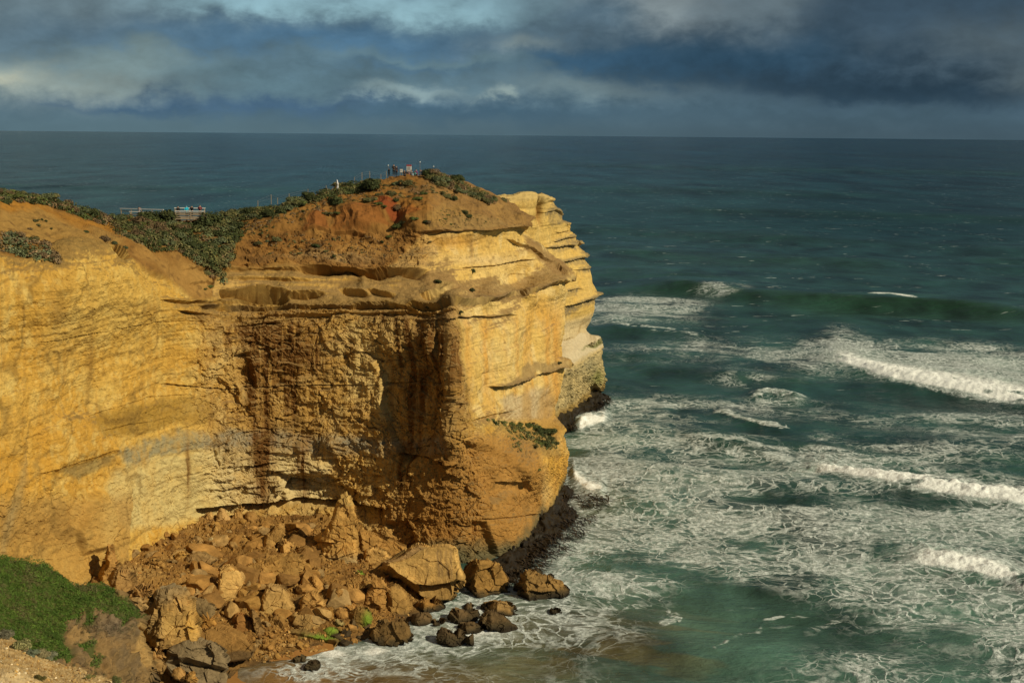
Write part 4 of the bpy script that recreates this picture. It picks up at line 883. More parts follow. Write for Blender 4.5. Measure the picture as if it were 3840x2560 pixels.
M_WET = rock_mat('wet_dark_rock', 1.6, .4, .5, .5, spec=.18)
SHELF_NEAR = [(1700,2140),(1800,2150),(1880,2085),(1950,2040),(1990,1990),(2010,1905),(2060,1880),(2122,1812),(2150,1845),(2125,1885),(2150,1905),(2170,1935),(2130,1975),(2090,2000),(2050,2050),(1985,2110),(1940,2160),(1890,2205),(1850,2230),(1780,2200),(1720,2190)]
SHELF_FAR = [(2060,1570),(2120,1520),(2195,1470),(2240,1455),(2262,1478),(2290,1497),(2262,1522),(2225,1545),(2175,1545),(2150,1565),(2165,1605),(2125,1612),(2080,1600)]
for nm, poly, zc, sd in [('rock_shelf', SHELF_NEAR, [(1880,2100,.9),(1990,2000,.9),(2050,1900,1.2),(2125,1815,1.2),(2165,1850,.0),(2200,1950,-.1),(2090,2050,.05),(1960,2160,.0),(1860,2215,-.05),(1720,2170,.3),(2240,1930,-.35),(2020,2010,.6)], 1),
                          ('rock_shelf', SHELF_FAR, [(2080,1590,1.0),(2150,1530,1.3),(2240,1465,1.4),(2290,1497,.0),(2220,1545,.05),(2160,1600,.05),(2180,1510,1.2)], 2)]:
    rb = RBF(control([(a, b, 'z', c_) for a, b, c_ in zc]), 20)
    sh = Relief(poly, 1.9, lambda s: rb.grid(s.xs, s.ys)); X, Y = sh.X, sh.Y; P0 = sh.P.copy()
    nb_ = fbm(P0/1.5, 451, 4); sh.displace(.32*facet(P0/np.array([1.6, 2.4, 1]), 453+sd, 1.4)[0]+.22*fbm(P0/np.array([.9, 2.0, 1]), 457, 4)+.1*nb_)
    col = np.zeros(X.shape+(3,), np.float32)+C(.020,.016,.011); lay(.6*sstep(0, .5, nb_), C(.035,.028,.018)); lay(sstep(.9, 1.6, P0[..., 2])*.5, C(.07,.055,.03))
    sh.build(nm, M_WET, col, [lambda px, py, B: np.stack([0*px, 0*px+1.0, 0*px-2.0], -1)], kind='structure')

# ---- bull kelp washing about on the shelf: uncountable fronds, one object
def kelp():
    r = np.random.default_rng(12); Vs, Qs, Cs = [], [], []; n0 = 0
    for poly, cnt, ln_ in [(SHELF_NEAR, 1900, 1.5), ([(2150,1860),(2260,1840),(2290,1870),(2240,1905),(2160,1900)], 150, 1.6), ([(1990,2000),(2110,1950),(2240,1920),(2180,2010),(2060,2110),(1960,2180),(1900,2180)], 560, 1.7), (SHELF_FAR, 650, 1.8), ([(2050,1590),(2150,1560),(2165,1600),(2130,1615),(2080,1610)], 120, 1.5), ([(2150,1540),(2280,1490),(2300,1500),(2230,1560)], 160, 1.6)]:
        p = np.asarray(poly, float); lo, hi = p.min(0), p.max(0); got = 0
        while got < cnt:
            q = lo+(hi-lo)*r.random((cnt*2, 2)); q = q[inside(p, q[:, 0], q[:, 1])][:cnt-got]; got += len(q)
            w = at(q[:, 0], q[:, 1], D_of_z(q[:, 0], q[:, 1], .25))
            for b in w:
                a = math.radians(r.normal(-35, 28)); L = ln_*r.uniform(.5, 1.5); wd = r.uniform(.05, .16); dx, dy = math.cos(a), math.sin(a); ph = r.random()*6
                z0 = r.uniform(.02, .55)
                for i in range(6):
                    t = i/5; x = b[0]+dx*L*t+.18*math.sin(ph+4*t)*(-dy); y = b[1]+dy*L*t+.18*math.sin(ph+4*t)*dx; z = z0*(1-t)+.14+.10*math.sin(ph*2+5*t)+.25*math.sin(math.pi*t)*r.random()*.6
                    ww = wd*(1-.75*t)
                    Vs += [(x-dy*ww, y+dx*ww, z), (x+dy*ww, y-dx*ww, z+.04)]
                    if i: Qs.append((n0+2*i-2, n0+2*i-1, n0+2*i+1, n0+2*i))
                c_ = r.uniform(.5, 1.5); Cs += [(.030*c_, .020*c_, .010*c_)]*12; n0 += 12
    me = mesh_np('kelp', np.array(Vs), np.array(Qs), M_KELP, np.array(Cs)); o = link('kelp', me, kind='stuff'); tag(o, 'dark brown kelp fronds washing over the tidal shelf', 'kelp')
M_KELP = leaf_mat('wet_kelp'); M_KELP.node_tree.nodes['Principled BSDF'].inputs['Roughness'].default_value = .4; M_KELP.node_tree.nodes['Principled BSDF'].inputs['Specular IOR Level'].default_value = .16
kelp()

# ------------------------------------------------------------------ near bank with green cover, and the gravel brow below the viewpoint
BANK = [(-650,2000),(-220,2060),(0,2103),(90,2105),(170,2130),(250,2185),(300,2205),(390,2190),(440,2235),(510,2290),(538,2305),(520,2345),(530,2400),(556,2450),(562,2500),(530,2580),(400,2660),(-650,2700)]
bk = Relief(BANK, 2.4, lambda s: RBF([(-650,2010,80),(-650,2400,66),(-650,2690,60),(-220,2080,98),(0,2103,112),(170,2130,115),(300,2205,116.5),(440,2235,117.5),(540,2305,118),(0,2250,106),(200,2300,110),(400,2300,114),(0,2400,98),(200,2420,104),(300,2450,107),
    (420,2400,112),(540,2440,115),(450,2500,110),(540,2560,112),(300,2560,104),(0,2600,95)]).grid(s.xs, s.ys))
X, Y = bk.X, bk.Y; P0 = bk.P.copy(); midf = fbm(P0/3, 501, 4); nb_ = fbm(P0/1.2, 503, 4); nc = fbm(P0/.4, 505, 3)
GREEN = [(-650,1980),(-220,2040),(0,2090),(90,2095),(170,2120),(250,2175),(300,2200),(390,2190),(440,2235),(510,2290),(540,2308),(490,2318),(450,2350),(425,2300),(380,2288),(350,2290),(345,2350),(318,2345),(308,2300),(285,2340),(244,2336),(236,2400),(262,2470),(250,2490),(200,2480),(-650,2500)]
gmask = polymask(GREEN, X+8*midf, Y+6*nb_, 5); gmask = np.maximum(gmask, polymask([(262,2425),(330,2405),(350,2420),(335,2490),(380,2470),(350,2510),(330,2500),(300,2450)], X+6*nb_, Y, 5))
rillb = ridged(np.stack([P0[..., 0]*.8+.5*P0[..., 2], P0[..., 1]*.25, P0[..., 2]*.15], -1), 511, 4)
bk.displace(.35*midf+.16*nb_+(1-gmask)*(.45*facet(P0/1.8, 513, 1.5)[0]+.40*rillb+.16*facet(P0/.6, 515, 1.2)[0]+.25*ridged(P0/.9, 516, 4))+gmask*(.25*ridged(P0/1.2, 517, 4)))
col = np.zeros(X.shape+(3,), np.float32)+C(.27,.18,.08); lay(.6*sstep(-.1, .5, nb_), C(.20,.145,.085)); lay(.5*sstep(.1, .6, midf), C(.36,.22,.085)); lay(sstep(.3, .6, nc)*.5, C(.16,.11,.055))
lay(polymask([(505,2340),(530,2330),(535,2400),(562,2460),(560,2500),(520,2510),(500,2460)], X+5*nb_, Y, 6)*.95, C(.50,.32,.12)); lay(polymask([(240,2360),(300,2350),(340,2390),(330,2410),(250,2420)], X+5*nb_, Y, 8)*.7, C(.44,.28,.11)); lay(polymask([(330,2410),(348,2412),(338,2520),(320,2510)], X, Y, 4)*.7, C(.40,.28,.13))
lay(gauss(X, Y, 420, 2340, 50, 60)*.6, C(.24,.19,.14)); col *= .66; lay(gmask*.9, C(.06,.075,.02))
bk.build('bank', M_BOULD, col, [lambda px, py, B: np.stack([0*px, 0*px+2.0, 0*px-1.0], -1), lambda px, py, B: np.stack([0*px-6, 0*px+8.0, 0*px-8.0], -1)], kind='structure')

FORE = [(-650,2250),(-260,2330),(-60,2352),(0,2378),(45,2398),(110,2442),(170,2468),(230,2482),(300,2505),(380,2535),(450,2556),(540,2640),(500,2760),(-650,2800)]
fo = Relief(FORE, 2.0, lambda s: RBF([(-650,2260,38),(-650,2700,30),(-260,2330,42),(0,2375,44),(230,2478,43),(460,2560,40),(0,2560,33),(-220,2500,36),(200,2640,33),(520,2640,38)]).grid(s.xs, s.ys))
X, Y = fo.X, fo.Y; P0 = fo.P.copy(); nb_ = fbm(P0/.8, 521, 4); f1, e1 = facet(P0/.10, 523, 1.2); nc = fbm(P0/.2, 525, 3)
fo.displace(.14*fbm(P0/1.6, 527, 4)+.05*nb_+.022*f1)
col = np.zeros(X.shape+(3,), np.float32)+C(.40,.255,.095); lay(.6*sstep(-.1, .5, nb_), C(.50,.35,.16)); lay(.6*sstep(.1, .5, -nb_), C(.27,.17,.07)); lay(sstep(.2, .8, f1)*.6, C(.60,.46,.25)); lay(sstep(.2, .8, -f1)*.5, C(.25,.15,.06)); lay(polymask([(-100,2500),(60,2510),(140,2560),(60,2640),(-100,2640)], X, Y, 20)*.55, C(.66,.52,.3))
fo.build('gravel_slope', M_BOULD, col, [lambda px, py, B: np.stack([0*px, 0*px+.6, 0*px-.5], -1), lambda px, py, B: np.stack([0*px-2, 0*px+3.0, 0*px-5.0], -1)], kind='structure')

# ------------------------------------------------------------------ boulders
def set_origin(o, at_):
    me = o.data; n = len(me.vertices); v = np.empty(n*3, np.float32); me.vertices.foreach_get('co', v); v = v.reshape(-1, 3)-np.array(at_, np.float32); me.vertices.foreach_set('co', v.ravel()); o.location = at_
def outline_rock(name, label, poly, base=(.44,.25,.075), D=None, z=None, ridge=None, al=.05, ar=.012, lean=.010, rnd=14, T=2.5, rough=1.0, wet=None, extra=None, under=(), cat='boulder', seed=0, jit=1.0):
    p = np.asarray(poly, float); lo, hi = p.min(0), p.max(0); cx = (lo[0]+hi[0])/2; yb = hi[1]-.18*(hi[1]-lo[1])
    if z is not None: D0 = float(D_of_z(cx, hi[1]-.05*(hi[1]-lo[1]), z))
    elif D is not None: D0 = D
    else: D0 = float(slope_rbf.ev(np.array([cx]), np.array([yb]))[0])-.25
    def Df(s):
        bx, by, de = near_poly(p, s.X, s.Y); t = np.clip(de/rnd, 0, 1)
        d = .45*T*(1-np.sqrt(1-(1-t)**2))+np.maximum(0, hi[1]-s.Y)*lean
        if ridge:
            rg = np.asarray(ridge, float); rx = np.interp(s.Y, rg[:, 1], rg[:, 0]); w = 3*vnoise(np.stack([s.Y/9, s.Y*0, s.Y*0], -1), seed)
            d = d+np.where(s.X < rx+w, (rx+w-s.X)*al, (s.X-rx-w)*ar)
        return D0+d/SC
    rk = Relief(p, 1.7 if hi[0]-lo[0] > 60 else 1.4, Df); X, Y = rk.X, rk.Y; P0 = rk.P.copy()
    f0, _ = facet(P0/np.array([2.6, 2.6, 2.2]), 620+seed, 1.8); f1, _ = facet(P0/np.array([1.3, 1.3, 1.1]), 600+seed, 1.6); f2, _ = facet(P0/.5, 640+seed, 1.4); n1 = fbm(P0/1.4, 680+seed, 4); n2 = fbm(P0/.4, 690, 3)
    hh = rough*(.22*f0+.09*f1+.035*f2)+.05*n1+.025*n2
    for ln, o_, r_, u_, d_ in under: ledge(hh, X, Y, ln, o_, r_, u_, d_, 3, 700+seed)
    rk.displace(hh)
    global col
    base = tuple(v*(.88+.12*math.sin(seed*2.4))*k for v, k in zip(base, (.96, .94, .95)))
    col = np.zeros(X.shape+(3,), np.float32)+C(*base)
    lay(.5*sstep(-.1, .5, n1), C(*base)*1.22); lay(.55*sstep(.1, .6, -n1), C(*base)*.62); lay(sstep(.3, .6, n2)*.35, C(*base)*.55); lay(.3*sstep(.2, .9, f2), C(*base)*1.3)
    if extra: extra(X, Y, n1, n2, rk)
    if wet is not None: lay(sstep(wet+.5, wet-.25, rk.P[..., 2]+.35*n1)*.95, C(.055,.042,.022)); lay(sstep(wet*.5+.2, wet*.5-.2, rk.P[..., 2]+.25*n1), C(.028,.022,.014))
    cen = rk.P[rk.used].mean(0)
    o = rk.build(name, M_BOULD, col, [lambda px, py, B: np.stack([0*px, 0*px+.35*T, 0*px-.05*T], -1), lambda px, py, B: np.concatenate([(cen[None]-B)[:, :1]*.35, np.full((len(B), 1), .5*T), (cen[None]-B)[:, 2:]*.3], 1), lambda px, py, B: (cen+np.array([0, T*1.1, -.2*T]))[None]-B], smooth=False)
    set_origin(o, (float(cen[0]), float(cen[1]), float(rk.P[rk.used][:, 2].min())))
    tag(o, label, cat, 'rocks fallen from the cliff')
    return o
def streaks(X, Y, n1, n2, rk):
    for cx, w_, a in [(1640,5,.65),(1652,4,.6),(1672,6,.45),(1690,5,.6),(1600,5,.25)]: lay(a*np.exp(-((X-.06*(Y-2060)-cx+3*n1)/w_)**2)*sstep(2050, 2070, Y)*(1-sstep(2150, 2190, Y)), C(.22,.14,.07))
    lay(sstep(2050, 2035, Y)*.5, C(.35,.2,.07)); lay(polymask([(1391,2141),(1460,2100),(1530,2062),(1570,2039),(1600,2052),(1560,2075),(1510,2098),(1460,2112)], X, Y, 4)*.85, C(.30,.19,.085)); lay(sstep(2175, 2200, Y+.2*(X-1600))*.6, C(.25,.15,.05))  # darker sloping top; shade under the overhang painted into the colour
def greytop(X, Y, n1, n2, rk):
    lay(sstep(2300, 2220, Y+.5*(X-600)+20*n1)*.85, C(.19,.155,.095)); lay(gauss(X, Y, 575, 2370, 40, 80)*.6, C(.20,.14,.065)); lay(gauss(X, Y, 715, 2350, 26, 60)*.7, C(.58,.35,.08)); lay(gauss(X, Y, 640, 2340, 40, 60)*.5, C(.50,.33,.10))
def greybase(X, Y, n1, n2, rk): lay(sstep(2060, 2110, Y+10*n1)*.8, C(.33,.255,.13)); lay(.5*sstep(1900, 1890, Y), C(.56,.40,.14))
def darktop(X, Y, n1, n2, rk): lay(sstep(2440, 2400, Y+8*n1)*.4, C(.36,.20,.06)); lay(sstep(2435, 2455, Y+.1*(X-840)+10*n1)*.75, C(.09,.06,.03))
def moss(cx, cy, sx, sy, a=.9): return lambda X, Y, n1, n2, rk: lay(gauss(X+3*n1, Y+3*n2, cx, cy, sx, sy)*a*1.3, C(.16,.24,.03))
def chips(X, Y, n1, n2, rk): lay(sstep(2225, 2205, Y+.1*(X-1050))*.45, C(.36,.235,.10)); lay(gauss(X, Y, 1030, 2300, 40, 30)*.4, C(.56,.38,.13))
TANR, BRR, DKR = (.46,.265,.08), (.34,.185,.05), (.15,.10,.045)
R = outline_rock
R('rock_spire', 'thin leaning rock spire with a dark left side behind the green bank', [(408,2042),(414,2050),(424,2080),(434,2105),(452,2138),(446,2180),(420,2215),(385,2225),(368,2195),(372,2140),(388,2108),(398,2070)], (.42,.24,.07), ridge=[(406,2040),(408,2100),(404,2130),(386,2165),(384,2230)], al=.06, rnd=9, T=1.8, seed=1, cat='rock', D=132.5)
R('boulder', 'pointed boulder leaning against the foot of the thin rock spire', [(439,2126),(452,2140),(481,2146),(500,2168),(511,2192),(500,2215),(488,2232),(462,2246),(432,2234),(410,2210),(408,2180),(424,2158)], (.42,.25,.085), ridge=[(440,2126),(438,2170),(430,2246)], al=.05, T=2.2, seed=2, D=125)
R('rock_pillar', 'tall square rock pillar standing on end beside the big overhanging slab', [(1270,1880),(1290,1874),(1312,1868),(1320,1885),(1329,1904),(1333,1925),(1351,1951),(1345,1966),(1334,1974),(1334,2074),(1342,2151),(1336,2172),(1280,2165),(1215,2140),(1192,2095),(1189,2050),(1192,2015),(1225,1990),(1242,1968),(1252,1940),(1257,1904)], (.48,.285,.082), D=149.5, ridge=[(1262,1870),(1250,1990),(1240,2000),(1245,2175)], al=.035, ar=.004, lean=.006, rnd=10, T=3.2, extra=greybase, seed=3, under=[([(1190,2030),(1250,2035)], .3, .5, 12, 12), ([(1250,2092),(1330,2070)], .25, .35, 10, 8)], cat='rock', rough=1.2)
R('boulder', 'huge pale overhanging slab with dark water streaks down its face', [(1391,2141),(1417,2125),(1460,2100),(1516,2068),(1545,2050),(1570,2039),(1608,2049),(1646,2044),(1685,2044),(1710,2056),(1714,2085),(1723,2128),(1738,2169),(1728,2183),(1712,2189),(1708,2230),(1690,2255),(1634,2262),(1583,2246),(1540,2215),(1493,2182),(1440,2172),(1405,2168)], (.60,.385,.125), D=145, ridge=[(1500,2030),(1455,2110),(1480,2140),(1560,2200),(1590,2270)], al=.055, ar=-.004, lean=.014, rnd=9, T=4.0, extra=streaks, rough=.35, seed=4, under=[([(1455,2113),(1500,2150),(1560,2188),(1620,2196),(1680,2182),(1735,2172)], .6, 1.5, 40, 26), ([(1455,2108),(1510,2100),(1550,2080),(1580,2055)], -.5, -.3, 26, 5)], wet=.6)
R('boulder', 'broad sloping slab wedged between the rock pillar and the streaked slab', [(1338,1990),(1375,1992),(1414,2005),(1470,2030),(1524,2059),(1500,2080),(1455,2097),(1420,2115),(1385,2130),(1350,2128),(1335,2100),(1334,2040)], (.42,.235,.065), D=153, lean=.02, T=3, seed=5, ridge=[(1350,1980),(1365,2060),(1370,2130)], al=.05, ar=.008)
R('boulder', 'pale yellow broken boulder under the broad sloping slab', [(1370,2060),(1400,2048),(1440,2065),(1465,2090),(1440,2105),(1395,2135),(1370,2120),(1362,2085)], (.50,.31,.10), D=150.5, T=2, seed=6)
R('boulder', 'tall boulder with a black shaded left half standing in the surf below the corner', [(1740,2134),(1762,2108),(1788,2099),(1812,2104),(1835,2102),(1855,2114),(1868,2130),(1880,2146),(1890,2161),(1900,2175),(1907,2190),(1900,2204),(1915,2222),(1927,2239),(1890,2249),(1820,2252),(1755,2252),(1706,2242),(1702,2215),(1712,2190),(1730,2170)], (.36,.21,.06), z=.1, ridge=[(1800,2098),(1786,2130),(1780,2195),(1800,2252)], al=.075, ar=.014, rnd=9, T=3.4, wet=.75, seed=7)
R('sea_rock', 'jagged brown rock farthest out in the surf with a dark left face', [(1975,2142),(1985,2143),(1999,2155),(2030,2160),(2070,2170),(2107,2181),(2111,2198),(2128,2212),(2138,2226),(2110,2236),(2080,2244),(2058,2250),(2050,2262),(1995,2266),(1940,2262),(1931,2239),(1940,2205),(1951,2180)], (.27,.165,.055), z=.1, ridge=[(1978,2140),(1972,2180),(1976,2220),(1990,2266)], al=.075, ar=.018, rnd=8, T=3, wet=.85, seed=8, under=[([(1990,2215),(2040,2222),(2060,2216)], .3, .5, 10, 16)], cat='rock', rough=1.3)
for i, (lab, poly, base, wet) in enumerate([
 ('dark low rock in the foam just below the streaked slab', [(1552,2268),(1570,2256),(1600,2248),(1640,2250),(1665,2268),(1675,2282),(1640,2298),(1600,2302),(1560,2294)], BRR, .5),
 ('flat topped dark rock in the surf, left of the split pair', [(1681,2315),(1700,2288),(1740,2284),(1790,2286),(1799,2305),(1790,2332),(1740,2346),(1690,2338)], DKR, .7),
 ('brown capped surf rock with a black wet front edge', [(1830,2262),(1855,2254),(1880,2252),(1910,2262),(1930,2272),(1936,2295),(1941,2318),(1900,2308),(1850,2302),(1815,2292),(1810,2274)], (.30,.19,.07), .55),
 ('wedge shaped black rock sloping right into white foam', [(1798,2330),(1808,2305),(1825,2294),(1850,2297),(1880,2314),(1910,2335),(1936,2352),(1936,2374),(1890,2370),(1840,2358),(1805,2348)], DKR, .8),
 ('small lumpy dark rock in front of the flat topped one', [(1714,2352),(1730,2340),(1760,2335),(1795,2340),(1820,2362),(1790,2380),(1740,2378),(1718,2366)], DKR, .5),
 ('black rock nearest the camera in the surf', [(1636,2378),(1648,2362),(1670,2362),(1700,2371),(1735,2376),(1756,2400),(1735,2428),(1715,2436),(1680,2424),(1640,2406)], (.10,.07,.035), .9),
 ('small upright dark rock in foam beside the rounded boulder', [(1553,2325),(1560,2310),(1585,2310),(1606,2306),(1612,2322),(1598,2344),(1560,2340)], DKR, .35),
 ('tiny flat dark rock right of the upright one', [(1613,2342),(1630,2331),(1645,2330),(1662,2338),(1660,2348),(1630,2350)], DKR, .3),
 ('little black rock awash between flat topped rock and shore', [(1742,2284),(1752,2270),(1768,2268),(1778,2276),(1772,2288),(1750,2290)], DKR, .4),
 ('rounded black rock tucked against the brown capped one', [(1808,2285),(1818,2270),(1832,2270),(1838,2288),(1825,2300),(1810,2298)], DKR, .5),
 ('black round knob behind the farthest jagged rock', [(2000,2152),(2012,2140),(2026,2146),(2030,2160),(2010,2166)], (.06,.045,.03), .6),
 ('smaller black knob right of the round knob', [(2050,2165),(2060,2154),(2072,2160),(2074,2172),(2056,2174)], (.06,.045,.03), .6),
 ('low dark rock alone in open water', [(2056,2296),(2070,2286),(2092,2290),(2098,2300),(2075,2304)], (.06,.045,.03), .6),
 ('black tilted rock lying in the shallows near the sand', [(1140,2506),(1160,2484),(1180,2476),(1194,2484),(1204,2502),(1200,2522),(1192,2534),(1170,2530),(1160,2514)], (.08,.055,.03), .9),
 ('dark stone half buried in wet sand by the grey block', [(842,2530),(850,2520),(866,2522),(872,2538),(866,2548),(848,2546)], (.11,.08,.04), .2),
 ('long dark stone lying on the wet sand', [(870,2505),(890,2496),(920,2500),(938,2510),(920,2518),(880,2514)], (.11,.08,.04), .2),
 ('round dark stone at the edge of the swash', [(946,2505),(960,2490),(985,2488),(994,2500),(985,2512),(955,2514)], (.12,.085,.04), .2),
 ('brown stone on the sand next to the rubble foot', [(1004,2492),(1020,2484),(1034,2490),(1036,2500),(1015,2504)], (.14,.09,.04), .2),
 ('dark wet stone where foam meets the mossy slab', [(1090,2478),(1110,2470),(1140,2474),(1150,2490),(1120,2496),(1095,2492)], (.09,.065,.03), .6)]):
    R('sea_rock', lab, poly, base, z=.05 if i < 14 else .12, wet=wet, rnd=9, T=1.6, seed=20+i, lean=.02, cat='rock', rough=1.2, ridge=[(poly[0][0]+.35*(max(q[0] for q in poly)-poly[0][0]), 0), (poly[0][0]+.3*(max(q[0] for q in poly)-poly[0][0]), 4000)], al=.03, ar=.012)
